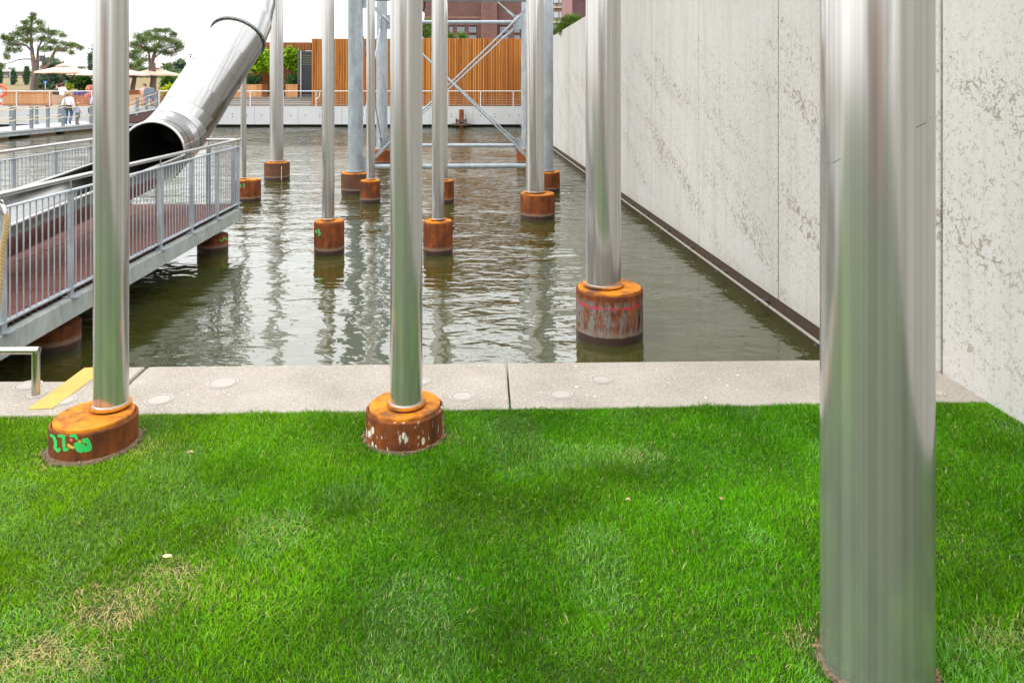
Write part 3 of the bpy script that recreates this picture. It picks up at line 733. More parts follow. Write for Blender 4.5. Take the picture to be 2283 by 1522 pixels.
# rubber tiles, half a metre square, studs showing along the edge
tmb = MB().box((0, 0, .040), (.484, .484, .024), 0, 0)
for i in range(7):
    tmb.box((.494 / 2 - .02, -.494 / 2 + .035 + i * .0705, .014), (.036, .036, .028), 0, 1); tmb.box((-.494 / 2 + .02, -.494 / 2 + .035 + i * .0705, .014), (.036, .036, .028), 0, 1)
tmb.box((0, 0, .014), (.38, .42, .028), 0, 1)
tile = tmb.mesh('tile', [M['rubber'], M['rubber_edge']], (0, 0, 0)); ang = math.atan(.06)
nx = 4; du = (UL + .07 - (UR - .07)) / nx
d = D1 - .26
while d > D0:
    for i in range(nx):
        c = wx(UR - .07 + du * (i + .5), d); link('tile', tile, wk, (c.x, c.y, .514), ang).scale = (abs(du) / .5, 1, 1)
    d -= .5
def rails(us, ue, ds, de, posts, name_u, post_inset=True):
    """balustrade from wx(us, ds) to wx(ue, de); posts: list of fractions"""
    a, b = wx(us, ds), wx(ue, de); t = (b - a); L = t.length; t.normalize()
    bal = link('balustrade', None, wk, (a + b) / 2 + Vector((0, 0, .52)))
    def pt(s, z): return a + t * s + Vector((0, 0, z))
    MB().span(pt(0, 1.40), pt(L, 1.40), .045, .012).build('top_bar', M['galv_rail'], bal)
    MB().span(pt(0, .585), pt(L, .585), .045, .012).build('bottom_bar', M['galv_rail'], bal)
    hr = MB().sweep([pt(0, 1.50), pt(L, 1.50)], .021, 14).build('handrail', M['steel_rail'], bal, True)
    for i, s in enumerate(posts):
        MB().span(pt(s, .514), pt(s, 1.394), .060, .022).build('post', M['galv_rail'], bal) if False else MB().box(pt(s, .954), (.022, .062, .88), math.atan2(-t.x, t.y)).build('post', M['galv_rail'], bal)
        MB().box(pt(s, .519), (.13, .10, .010), math.atan2(-t.x, t.y)).build('foot_plate', M['galv_rail'], bal)
        MB().sweep([pt(s, 1.406), pt(s, 1.482)], .007, 8).build('handrail_pin', M['steel_rail'], bal)
        if i + 1 < len(posts):
            e = posts[i + 1]; n = max(1, int(round(abs(e - s) / .082)) - 1)
            for j in range(1, n + 1):
                q = s + (e - s) * j / (n + 1)
                me_ = BAL
                link('baluster', me_, bal, pt(q, .591))
    return bal
BAL = MB().sweep([(0, 0, 0), (0, 0, .803)], .006, 6, False).mesh('baluster', M['galv_rail'], (0, 0, 0), True)
off_ = .9
ps = [D1 - .06 - .895 * i for i in range(7)]
rails(UR - .035, UR - .035, D0, D1, [p - D0 for p in ps][::-1], 'right')
rails(UL + .035, UL + .035, D0, D1, [p - D0 for p in ps][::-1], 'left')
rails(UL + .08, UL + .62, D1 - .04, D1 - .04, [.03, .5], 'end')
rails(UR - .50, UR - .08, D1 - .04, D1 - .04, [.03, .38], 'end')
for c, zt, rr in (((-4.13, 10.15), .335, .202), ((-3.97, 6.37), .335, .21), ((-5.75, 6.4), .335, .21), ((-5.75, 10.15), .335, .202)):
    o = MB().lathe((c[0], c[1], 0), [(0, -1), (rr, -1), (rr, zt - .115), (rr - .012, zt - .105), (0, zt - .105)], 40).build('pile', M['rust'], wk, True)
    MB().box((c[0], c[1], zt - .05), (.16, .16, .11)).build('pile_bracket', M['galv_beam'], o)
    if c == (-4.13, 10.15):
        paint(o, c, rr, [([(491, 533), (493, 538), (498, 534), (502, 530), (497, 530)], 2.0), ([(502, 530), (505, 534), (507, 530)], 1.8), ([(507, 530), (506, 536)], 1.6)], M['spray'])
# rope with thimble hanging from the end post at the left edge
rp = thing('hanging_rope', 'thick twisted tan rope with a steel end fitting hanging at the left edge', 'rope', P(6, 470, 4.98))
cl_ = [P(x, y, 4.98) for x, y in ((10, 472), (14, 492), (12, 520), (6, 550), (2, 585), (0, 620), (-3, 660), (-8, 705), (-16, 770))]
def smooth(pts, n=8):
    out = []
    for i in range(len(pts) - 1):
        p0, p1, p2, p3 = pts[max(i - 1, 0)], pts[i], pts[i + 1], pts[min(i + 2, len(pts) - 1)]
        for j in range(n):
            t = j / n; out.append(.5 * ((2 * p1) + (p2 - p0) * t + (2 * p0 - 5 * p1 + 4 * p2 - p3) * t * t + (3 * p1 - p0 - 3 * p2 + p3) * t ** 3))
    return out + [pts[-1]]
cs = smooth(cl_, 14)
for k in range(3):
    st = []
    for i, p in enumerate(cs):
        a = i * .62 + k * 2.094; st.append(p + Vector((math.cos(a), math.sin(a), 0)) * .0095)
    MB().sweep(st, .0105, 7).build('strand', M['rope'], rp, True)
MB().sweep([P(4, 455, 4.98), P(7, 463, 4.98), P(11, 478, 4.98)], [.014, .019, .021], 12).build('end_fitting', M['steel_rail'], rp, True)
ringtube(P(3, 452, 4.98), Vector((.3, 1, 0)).normalized(), .016, .004, 'shackle', M['steel_rail'], rp)
# low stainless rail on the kerb
lr = thing('low_handrail', 'short bent stainless handrail standing on the kerb at the left edge', 'handrail', G(80, 882, KZ))
b0 = G(80, 882, KZ); zt = .69
pr = [Vector((b0.x, b0.y, KZ)), Vector((b0.x, b0.y, zt - .006)), Vector((b0.x, b0.y, zt))]
MB().sweep([Vector((b0.x, b0.y, KZ + .001)), Vector((b0.x, b0.y, zt))], .0225, 20, False).build('post', M['steel_rail'], lr, True)
MB().sweep([Vector((b0.x + .02, b0.y, zt)), Vector((b0.x - 1.6, b0.y, zt))], .0225, 20).build('top_rail', M['steel_rail'], lr, True)
MB().lathe((b0.x, b0.y, KZ), [(.022, .001), (.045, .001), (.045, .004), (.022, .006)], 24).build('base_ring', M['cap'], lr, True)

# ------------------------------------------------------------------ far quay, railings, timber pavilion
QD, QZ = 41.6, 1.14
quay = tag(bpy.data.objects.new('quay_wall', None), 'grey concrete quay wall of wide panels across the far side of the pond', None, None, 'structure'); COL.objects.link(quay); quay.location = (-14, QD, 0)
hole = MB().sweep([(0, 0, 0), (0, .004, 0)], .035, 8).mesh('tie_hole', M['frame_dark'], (0, 0, 0))
x1 = P(1165, 0, QD).x + .4; step = 97.5 / F * QD; jx = P(762, 0, QD).x
xs = sorted([jx + step * k for k in range(-24, 6) if jx + step * k < x1 - .3] + [x1])
for a, b in zip(xs, xs[1:]):
    o = MB().box(((a + b) / 2, QD + .2, (.14 + QZ) / 2), (b - a - .012, .4, QZ - .14)).build('panel', M['quay'], quay)
    for fx in (.17, .5, .83): 
        for fz in ((.5,) if fx != .5 else (.42, .58)):
            link('tie_hole', hole, o, (a + (b - a) * fx, QD - .003, .14 + (QZ - .14) * fz))
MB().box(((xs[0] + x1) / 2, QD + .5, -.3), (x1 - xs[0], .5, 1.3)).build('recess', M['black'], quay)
MB().box(((xs[0] + x1) / 2, QD + .21, QZ + .012), (x1 - xs[0], .44, .022)).build('coping', M['sill'], quay)

def railing(label, xa, xb, posts):
    t = thing('quay_railing', label, 'railing', ((xa + xb) / 2, QD + .15, QZ + .02), 'white quay railings')
    zr = H - (203.5 - HY) / F * QD; yy = QD + .15
    MB().sweep([(xa, yy, zr), (xb, yy, zr)], .028, 8).build('top_rail', M['white'], t, True)
    for px in posts: 
        x = P(px, 0, QD).x; MB().box((x, yy, (QZ + .02 + zr) / 2), (.05, .04, zr - QZ - .04)).build('post', M['white'], t)
    for i in range(5):
        z = QZ + .12 + i * .135; MB().sweep([(xa, yy, z), (xb, yy, z)], .006, 4).build('wire', M['steel_rail'], t)
    return t
railing('white wire railing on the quay in front of the timber planter at left', P(-120, 0, QD).x, P(214, 0, QD).x, (-115, -41, 33, 107, 201))
qr = railing('long white wire railing on the quay in front of the timber pavilion', P(398, 0, QD).x, P(1166, 0, QD).x, (400, 482, 556, 630, 703, 777, 850, 924, 998, 1071, 1144))
railing('short white railing stub on the quay beside the pram', P(347, 0, QD).x, P(385, 0, QD).x, (352,))
# hose loop hanging on the long railing
hs = tag(MB().sweep(smooth([P(705, 222, QD), P(709, 219, QD), P(712, 214, QD), P(713, 206, QD)], 4), .03, 6).build('hose', M['rope_pale'], None, True), 'pale hose end curled on the white railing at the pavilion corner', 'hose')

pav = thing('timber_pavilion', 'flat roofed pavilion clad in upright orange larch battens on the far quay', 'pavilion', (-5, 44, QZ))
FD = 42.3; zb, zt_ = H - 41.5 * FD / F, H + 108 * FD / F
xa, xb = P(696, 0, FD).x, P(1172, 0, FD).x
bat = MB().box((0, 0, (zt_ - zb) / 2), (.058, .05, zt_ - zb)).mesh('batten', M['batten'], (0, 0, 0))
n = int((xb - xa) / .0935)
for i in range(n):
    link('batten', bat, pav, (xa + .03 + i * .0935, FD + random.uniform(-.004, .004), zb + random.uniform(-.006, .006)))
MB().box(((xa + xb) / 2, FD + .10, (zb + zt_) / 2 - .01), (xb - xa - .1, .06, zt_ - zb - .03)).build('wall_backing', M['gapwood'], pav)
MB().box(((xa + xb) / 2, FD + 4, (QZ + zt_) / 2 - .1), (xb - xa - .14, 7.6, zt_ - QZ - .3)).build('wall_core', M['anthracite'], pav)
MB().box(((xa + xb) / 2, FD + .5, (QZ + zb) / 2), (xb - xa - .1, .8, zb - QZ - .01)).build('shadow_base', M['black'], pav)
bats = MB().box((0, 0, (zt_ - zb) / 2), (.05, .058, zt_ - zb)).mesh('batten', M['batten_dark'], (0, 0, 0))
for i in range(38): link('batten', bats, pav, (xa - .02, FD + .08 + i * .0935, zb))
RD = 45.8; zb2 = H - 23 * RD / F + .02; zt2 = H + 100 * RD / F
x0 = P(468, 0, RD).x; x1_ = P(697, 0, RD).x
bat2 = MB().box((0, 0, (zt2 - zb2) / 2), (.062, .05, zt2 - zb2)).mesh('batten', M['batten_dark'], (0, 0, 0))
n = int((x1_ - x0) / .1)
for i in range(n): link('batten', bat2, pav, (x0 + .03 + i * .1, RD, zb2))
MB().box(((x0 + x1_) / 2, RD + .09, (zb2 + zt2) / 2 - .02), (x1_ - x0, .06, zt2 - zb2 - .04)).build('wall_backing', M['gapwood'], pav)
# glazed door standing at the inner corner
DD = 44.6; dz0, dz1 = H - 24 * DD / F, H + 81 * DD / F
dx0, dx1 = P(663, 0, DD).x, P(697.5, 0, DD).x
dr = link('door', None, pav, ((dx0 + dx1) / 2, DD, dz0))
MB().box((dx0 + .10, DD, (dz0 + dz1) / 2), (.20, .09, dz1 - dz0)).build('side_panel', M['anthracite'], dr)
MB().box(((dx0 + .2 + dx1) / 2, DD, dz1 - .06), (dx1 - dx0 - .2, .088, .12)).build('top_frame', M['anthracite'], dr)
MB().box(((dx0 + .2 + dx1) / 2, DD, dz0 + .10), (dx1 - dx0 - .2, .088, .20)).build('bottom_frame', M['anthracite'], dr)
MB().box(((dx0 + .2 + dx1) / 2, DD, (dz0 + .2 + dz1 - .12) / 2), (dx1 - dx0 - .21, .03, dz1 - dz0 - .33)).build('pane', M['glass'], dr)
for i in range(6): MB().box(((dx0 + .2 + dx1) / 2, DD - .02, dz1 - .30 - i * .11), (dx1 - dx0 - .24, .014, .022)).build('blind_slat', M['lime_dull'], dr)
MB().box((dx0 + .24, DD - .08, (dz0 + dz1) / 2), (.045, .04, dz1 - dz0 - .05)).build('handle', M['sill'], dr)
MB().box((dx1 - .22, DD - .06, dz1 - .03), (.42, .05, .05)).build('door_closer', M['steel_rail'], dr)
MB().box((P(676, 0, DD).x, DD - .05, P(0, 213, DD).z), (.02, .02, .02)).build('lock', M['steel_rail'], dr) if False else None
# timber steps before the recess
stp = thing('timber_steps', 'low weathered grey timber steps in front of the recessed pavilion wall', 'steps', (P(600, 0, 43).x, 43, QZ))
sx0, sx1 = P(380, 0, 43).x, P(696, 0, 42.5).x
for i in range(4):
    z = QZ + .03 + i * .118; yb = 42.35 + i * .42
    MB().box(((sx0 + sx1) / 2, yb, z + .052), (sx1 - sx0, .05, .104)).build('riser_board', M['greywood'], stp)
    MB().box(((sx0 + sx1) / 2, yb + .245, z + .088), (sx1 - sx0, .41, .03)).build('tread_board', M['greywood'], stp)
MB().box(((sx0 + sx1) / 2, 45.0, zb2 - .045), (sx1 - sx0, 2.4, .06)).build('deck_board', M['greywood'], stp)
# mooring pile with bracket
mp_ = thing('mooring_post', 'short rusty mooring post with a brown clamp bracket at the far quay', 'mooring post', (P(1028.5, 0, 41.2).x, 41.25, 0))
cx_ = P(1028.5, 0, 41.2).x
MB().lathe((cx_, 41.25, 0), [(.13, -1), (.13, .98), (.12, 1.0), (0, 1.0)], 20).build('post', M['rust_dry'], mp_, True)
MB().box((cx_, 41.2, .36), (.46, .34, .14)).build('clamp', M['ramp_side'], mp_)
MB().box((cx_, 41.2, .17), (.62, .36, .12)).build('clamp', M['ramp_side'], mp_)
for s in (-1, 1):
    MB().box((cx_ + s * .27, 41.1, .33), (.07, .07, .34)).build('clamp_bolt', M['rust_dry'], mp_)
    MB().box((cx_ + s * .42, 41.2, .16), (.24, .14, .09), s * .3).build('clamp_arm', M['ramp_side'], mp_)

# ------------------------------------------------------------------ foliage helpers
def foliage(name, mat, parent, pts, size, nb=6, spread=1.0, long=1.0, flat=0.0, tint=(.55, 1.5), up=0.3):
    """clumps of leaf or needle shaped faces at points pts (N x 3)"""
    pts = np.asarray(pts, float); N = len(pts)
    c = np.repeat(pts, nb, 0); K = len(c)
    d = rng.normal(size=(K, 3)); d[:, 2] = d[:, 2] * (1 - flat) + up; d /= np.linalg.norm(d, axis=1)[:, None]
    s = np.cross(d, rng.normal(size=(K, 3))); s /= np.linalg.norm(s, axis=1)[:, None] + 1e-9
    ln = size * long * rng.uniform(.6, 1.25, K)[:, None]; wd = size * spread * rng.uniform(.5, 1.0, K)[:, None] * .5
    c = c + rng.normal(size=(K, 3)) * size * .25
    v = np.empty((K, 4, 3)); v[:, 0] = c; v[:, 1] = c + d * ln * .5 + s * wd; v[:, 2] = c + d * ln; v[:, 3] = c + d * ln * .5 - s * wd
    tn = np.repeat(rng.uniform(tint[0], tint[1], N), nb) * rng.uniform(.8, 1.2, K)
    warm = np.repeat(rng.uniform(.85, 1.2, N), nb)
    colr = np.ones((K, 4, 4)); colr[:, :, 0] = (tn * warm)[:, None]; colr[:, :, 1] = tn[:, None]; colr[:, :, 2] = (tn * (2 - warm))[:, None]
    V = v.reshape(-1, 3); lo, hi = V.min(0), V.max(0); org = np.array([(lo[0] + hi[0]) / 2, (lo[1] + hi[1]) / 2, lo[2]])
    me = bpy.data.meshes.new(name); me.vertices.add(len(V)); me.vertices.foreach_set('co', (V - org).astype(np.float32).ravel())
    me.loops.add(K * 4); me.loops.foreach_set('vertex_index', np.arange(K * 4, dtype=np.int32))
    me.polygons.add(K); me.polygons.foreach_set('loop_start', np.arange(0, K * 4, 4, dtype=np.int32))
    at = me.color_attributes.new('tint', 'FLOAT_COLOR', 'POINT'); at.data.foreach_set('color', colr.astype(np.float32).ravel())
    me.materials.append(mat); me.update(); me.validate()
    return link(name, me, parent, org)
def in_ellipsoid(c, r, n, shell=.55):
    d = rng.normal(size=(n, 3)); d /= np.linalg.norm(d, axis=1)[:, None]
    rad = shell + (1 - shell) * rng.uniform(0, 1, n); return np.asarray(c) + d * rad[:, None] * np.asarray(r)

def pine(label, d, base_px, limbs, pads, z0, group='bonsai pines on the terrace'):
    b = P(base_px, 0, d); b.z = z0
    t = thing('pine_tree', label, 'tree', b, group)
    mb = MB()
    for pts, r0, r1 in limbs:
        q = [P(x, y, d + dd) for x, y, dd in pts]; q = smooth(q, 4); k = len(q)
        mb.sweep([p + Vector((random.uniform(-.015, .015), 0, 0)) for p in q], [r0 + (r1 - r0) * i / (k - 1) for i in range(k)], 8)
    mb.build('trunk', M['bark'], t, True, auto=False)
    allp = []
    for x, y, rx, ry in pads:
        c = P(x, y, d + random.uniform(-.7, .7)); m = d / F
        n = int(8 + rx * ry * .26)
        allp.append(in_ellipsoid(c, (rx * m * 1.04, rx * m * .85, ry * m * 1.15), int(n * 1.7), .1))
    foliage('crown', M['pine'], t, np.vstack(allp), .19, 8, .16, 1.2, .1, (.3, 1.7), .5)
    return t
PD = 46.0
pine('spreading bonsai pine furthest left with a forked trunk behind the timber planter', PD, 75,
     [([(75, 216, 0), (75, 190, 0), (78, 165, 0), (75, 140, 0), (72, 120, 0), (70, 95, 0), (70, 60, .1), (74, 35, .1)], .23, .03),
      ([(79, 168, 0), (84, 145, .1), (84, 120, .1), (90, 98, .1), (100, 80, .2)], .12, .03),
      ([(82, 165, 0), (98, 152, -.1), (112, 138, -.2), (118, 120, -.3), (135, 108, -.3), (165, 108, -.3)], .12, .03),
      ([(110, 140, -.2), (122, 118, -.1), (128, 100, 0)], .06, .02), ([(74, 133, 0), (58, 132, .2), (40, 134, .3), (22, 140, .3), (4, 144, .3)], .05, .025),
      ([(72, 116, 0), (55, 100, -.2), (30, 98, -.3), (12, 92, -.3)], .07, .02), ([(71, 96, 0), (58, 78, .3), (42, 74, .3)], .06, .02), ([(86, 110, 0), (105, 98, .3), (125, 90, .4)], .05, .02)],
     [(75, 32, 6, 6), (72, 42, 12, 7), (60, 52, 15, 7), (88, 52, 16, 7), (55, 64, 22, 7), (92, 66, 16, 8), (70, 72, 26, 8), (40, 78, 24, 8), (118, 74, 26, 8), (140, 80, 12, 5), (22, 88, 20, 8), (8, 84, 9, 6),
      (60, 92, 22, 7), (95, 88, 22, 7), (120, 95, 20, 7), (30, 100, 24, 6), (150, 100, 20, 6), (178, 108, 14, 4), (165, 102, 16, 5), (112, 110, 22, 6), (140, 112, 20, 5), (20, 112, 14, 5), (40, 114, 14, 5), (160, 120, 9, 3.5), (95, 112, 12, 4),
      (14, 124, 9, 4), (4, 148, 10, 7), (16, 130, 6, 3)], 1.1)
pine('dense bonsai pine with a thick twin trunk behind the pram', PD + .8, 338,
     [([(342, 214, 0), (341, 190, 0), (343, 165, 0), (340, 140, 0), (345, 118, 0), (352, 98, .1), (362, 85, .1)], .23, .04),
      ([(340, 172, 0), (335, 155, .1), (334, 135, .1), (330, 115, .2), (322, 100, .2)], .13, .04), ([(343, 130, 0), (360, 116, -.2), (380, 106, -.3), (400, 104, -.3)], .06, .02)],
     [(350, 70, 18, 6), (330, 76, 20, 7), (372, 70, 16, 6), (388, 78, 14, 6), (345, 86, 30, 9), (375, 90, 28, 8), (402, 104, 14, 6), (395, 112, 14, 6), (320, 92, 24, 9), (308, 82, 16, 8), (355, 104, 28, 8), (380, 120, 20, 6), (320, 110, 24, 9),
      (340, 114, 20, 7), (300, 100, 18, 10), (392, 96, 20, 6), (365, 118, 14, 5)], 1.1)
pine('leaning bonsai pine with a short bent trunk half hidden by the left lawn column', PD - .6, 297,
     [([(297, 214, 0), (296, 198, 0), (299, 180, 0), (300, 168, 0), (294, 160, 0), (286, 150, 0), (276, 140, .1)], .17, .05), ([(299, 172, 0), (306, 160, 0), (310, 148, 0)], .09, .03)],
     [(300, 130, 18, 9), (280, 122, 20, 9), (312, 142, 16, 6), (292, 148, 18, 6), (265, 135, 18, 9), (305, 118, 16, 7), (322, 135, 10, 5)], 1.1)

def light_string(label, d, pts):
    t = thing('light_string', label, 'string lights', P(pts[0][0], pts[0][1], d), 'coloured bulb strings in the pines')
    cols = [('red', (.75, .05, .03)), ('yellow', (.8, .5, .03)), ('blue', (.03, .08, .6)), ('green', (.02, .45, .15))]
    MB().sweep([P(x, y, d) for x, y in pts], .012, 4).build('wire', M['frame_dark'], t)
    for i, (x, y) in enumerate(pts):
        nme, c = cols[(i * 7 + i // 3) % 4]; key = 'bulb_' + nme
        if key not in M: M[key] = simple(nme + '_bulb', c, .3)
        p = P(x, y + 1.2, d); MB().lathe(p, [(0, -.05), (.024, -.03), (.030, 0), (.018, .03), (0, .05)], 8).build('bulb', M[key], t, True)
light_string('string of coloured bulbs in the spreading pine furthest left', PD - .5, [(66, 88), (69, 98), (70, 108), (72, 118), (72, 124), (76, 130), (80, 142), (84, 92), (84, 102), (100, 96), (116, 120), (136, 108), (100, 146), (110, 142)])
light_string('string of coloured bulbs in the dense pine behind the pram', PD + .1, [(312, 104), (320, 123), (326, 122), (328, 124), (331, 121), (332, 126), (350, 126), (351, 131), (362, 114), (369, 122), (372, 124), (380, 127), (387, 113)])
tag(MB().box(P(94.5, 131, PD - .2), (.26, .2, .38)).build('loudspeaker', M['frame_dark']), 'black loudspeaker box hanging in the spreading pine', 'loudspeaker')

def small_tree(label, name, d, trunk, crown, mats, leaf_size, n, tint=(.55, 1.5), long=1.3, spread=.8, up=-.3, nb=4, z0=None, group=None, bark='bark', shell=.4):
    b = P(trunk[0][0], trunk[0][1], d)
    t = thing(name, label, 'tree', b, group)
    q = smooth([P(x, y, d) for x, y in trunk], 3); k = len(q); rr = trunk_r = max(.03, .012 * d / 10)
    MB().sweep(q, [rr * (1 - .5 * i / (k - 1)) for i in range(k)], 7).build('trunk', M[bark], t, True)
    tot = sum(c[2] * c[3] for c in crown); ap = []
    for x, y, rx, ry in crown:
        c = P(x, y, d); m = d / F
        ap.append(in_ellipsoid(c, (rx * m, rx * m * .85, ry * m), max(4, int(n * rx * ry / tot)), shell))
    foliage('crown', M[mats], t, np.vstack(ap), leaf_size, nb, spread, long, .2, tint, up)
    return t
small_tree('lime green small tree in the planter left of the steps, next to the slide', 'potted_tree', 44.9, [(566, 192), (565, 180), (569, 168), (567, 156), (572, 146)],
           [(578, 124, 18, 10), (566, 134, 14, 9), (590, 136, 16, 12), (575, 148, 20, 8), (562, 152, 9, 6), (594, 152, 10, 6), (585, 117, 9, 4)], 'lime', .24, 420, (.5, 1.6), z0=None, group='lime green potted trees')
small_tree('lime green small tree in the planter beside the glass door', 'potted_tree', 45.0, [(654, 192), (657, 180), (655, 168), (658, 156), (652, 146)],
           [(646, 122, 14, 10), (660, 130, 16, 12), (640, 138, 12, 10), (655, 144, 16, 9), (662, 152, 8, 8), (650, 110, 3, 5), (634, 120, 8, 6)], 'lime', .24, 420, (.35, 1.25), group='lime green potted trees')
def planter(label, d, x0, x1, y0, y1, depth, mat='plank', nb=6, name='planter_box'):
    a, b = P(x0, y0, d), P(x1, y1, d); t = thing(name, label, 'planter', ((a.x + b.x) / 2, d + depth / 2, b.z))
    wdt = (b.x - a.x) / nb
    for i in range(nb): MB().box((a.x + wdt * (i + .5), d + .02, (a.z + b.z) / 2), (wdt - .012, .04, a.z - b.z)).build('plank', M[mat], t)
    m = max(2, int(depth / abs(wdt)))
    for s, xx in ((-1, a.x - .001), (1, b.x + .001)):
        for i in range(m): MB().box((xx, d + .05 + depth / m * (i + .5), (a.z + b.z) / 2), (.04, depth / m - .012, a.z - b.z)).build('plank', M[mat], t)
    MB().box(((a.x + b.x) / 2, d + depth / 2 + .04, a.z + .022), (b.x - a.x + .08, depth + .06, .04)).build('rim', M[mat], t)
    MB().box(((a.x + b.x) / 2, d + depth / 2 + .05, (a.z + b.z) / 2 - .02), (b.x - a.x - .08, depth - .04, a.z - b.z - .06)).build('soil', M['soil'], t)
    return t
planter('square larch planter left of the steps, next to the slide', 44.4, 546, 583, 190, 216, 1.0)
planter('square larch planter beside the glass door', 44.4, 637, 663, 190, 216, 1.0)
planter('larch planter partly hidden behind the tube slide', 44.2, 505, 540, 190, 216, 1.0)
def bush(label, name, d, blobs, mat, size, n, tint=(.5, 1.5), long=1.4, spread=.7, up=.3, group=None, nb=5, cat='plant'):
    c0 = P(blobs[0][0], blobs[0][1] + blobs[0][3], d); t = thing(name, label, cat, c0, group)
    ap = []; tot = sum(b[2] * b[3] for b in blobs); m = d / F
    for x, y, rx, ry in blobs: ap.append(in_ellipsoid(P(x, y, d), (rx * m, rx * m * .8, ry * m), max(4, int(n * rx * ry / tot)), .3))
    foliage('leaves', M[mat], t, np.vstack(ap), size, nb, spread, long, 0, tint, up); return t
bush('dark green rosemary in the planter left of the steps', 'herb_plant', 44.8, [(558, 184, 10, 6), (570, 184, 9, 6)], 'herb', .30, 70, long=1.6, spread=.3, up=1.0)
bush('dark green rosemary in the planter beside the glass door', 'herb_plant', 44.8, [(650, 184, 7, 6), (658, 185, 6, 5)], 'herb', .30, 50, long=1.6, spread=.3, up=1.0)

# ------------------------------------------------------------------ left terrace
tw = thing('timber_planter_wall', 'long upright-board larch planter on the terrace behind the left railing', 'planter', (P(65, 0, 43).x, 43, QZ))
TD = 43.2; za, zb_ = P(0, 206, TD).z, P(0, 236.5, TD).z; xl, xr = P(-60, 0, TD).x, P(136, 0, TD).x; n = 44; wd = (xr - xl) / n
pl = MB().box((0, 0, (za - zb_) / 2), (wd - .008, .04, za - zb_ - .09)).mesh('plank', M['plank'], (0, 0, 0))
for i in range(n): link('plank', pl, tw, (xl + wd * (i + .5), TD + random.uniform(-.003, .003), zb_ + .07))
MB().box(((xl + xr) / 2, TD - .01, za + .02), (xr - xl, .10, .08)).build('top_rail', M['plank'], tw)
MB().box(((xl + xr) / 2, TD - .01, zb_ + .035), (xr - xl, .08, .06)).build('bottom_rail', M['plank_red'], tw)
MB().box(((xl + xr) / 2, TD + .5, (za + zb_) / 2), (xr - xl, .9, za - zb_ - .1)).build('soil_box', M['soil'], tw)
tw2 = thing('timber_planter_wall', 'low reddish larch planter behind the wicker sofa and pram', 'planter', (P(320, 0, 44).x, 44, QZ))
za, zb_ = P(0, 203, 44).z, P(0, 236, 44).z; xl, xr = P(270, 0, 44).x, P(352, 0, 44).x; n = 20; wd = (xr - xl) / n
for i in range(n): MB().box((xl + wd * (i + .5), 44.2, (za + zb_) / 2), (wd - .01, .04, za - zb_)).build('plank', M['plank_red'], tw2)
MB().box(((xl + xr) / 2, 44.2, za + .03), (xr - xl, .12, .06)).build('top_rail', M['plank_red'], tw2)
planter('reddish larch flower box with lavender behind the walking woman', 42.6, 160, 206, 215, 237, .8, 'plank_red', 5, 'flower_box')
planter('reddish larch flower box with yellow flowers beside the slide', 42.4, 364, 400, 218, 238, .8, 'plank_red', 4, 'flower_box')

def sofa(label, d, x0, x1, ytop, ybot):
    a, b = P(x0, ytop, d), P(x1, ybot, d); t = thing('wicker_sofa', label, 'sofa', ((a.x + b.x) / 2, d, b.z), 'wicker sofas on the terrace')
    n = 14; mb = MB(); vs_ = []
    for i in range(n + 1):
        f = i / n; x = a.x + (b.x - a.x) * f; zt = a.z - .16 * (2 * f - 1) ** 2 * (1 if f > .5 else .2)
        yy = d + .25 * (2 * f - 1) ** 2
        vs_ += [(x, yy, b.z), (x, yy - .06, zt), (x, yy + .06, zt), (x, yy + .14, b.z)]
    mb.add(vs_, [(4 * i + k, 4 * i + 4 + k, 4 * i + 4 + (k + 1) % 4, 4 * i + (k + 1) % 4) for i in range(n) for k in range(4)] + [(0, 1, 2, 3), (4 * n + 3, 4 * n + 2, 4 * n + 1, 4 * n)])
    mb.build('backrest', M['wicker'], t, True)
    MB().box(((a.x + b.x) / 2, d + .55, b.z + .22), (b.x - a.x - .1, .75, .42)).build('seat', M['wicker'], t)
    MB().box(((a.x + b.x) / 2, d + .55, b.z + .48), (b.x - a.x - .16, .7, .10)).build('cushion', M['blouse'], t)
    return t
sofa('wicker sofa with curved back left of the walking woman', 42.5, 111, 150, 212, 236.5)
sofa('wicker sofa behind the rope ramp and the pram', 42.5, 284, 363, 211, 238)

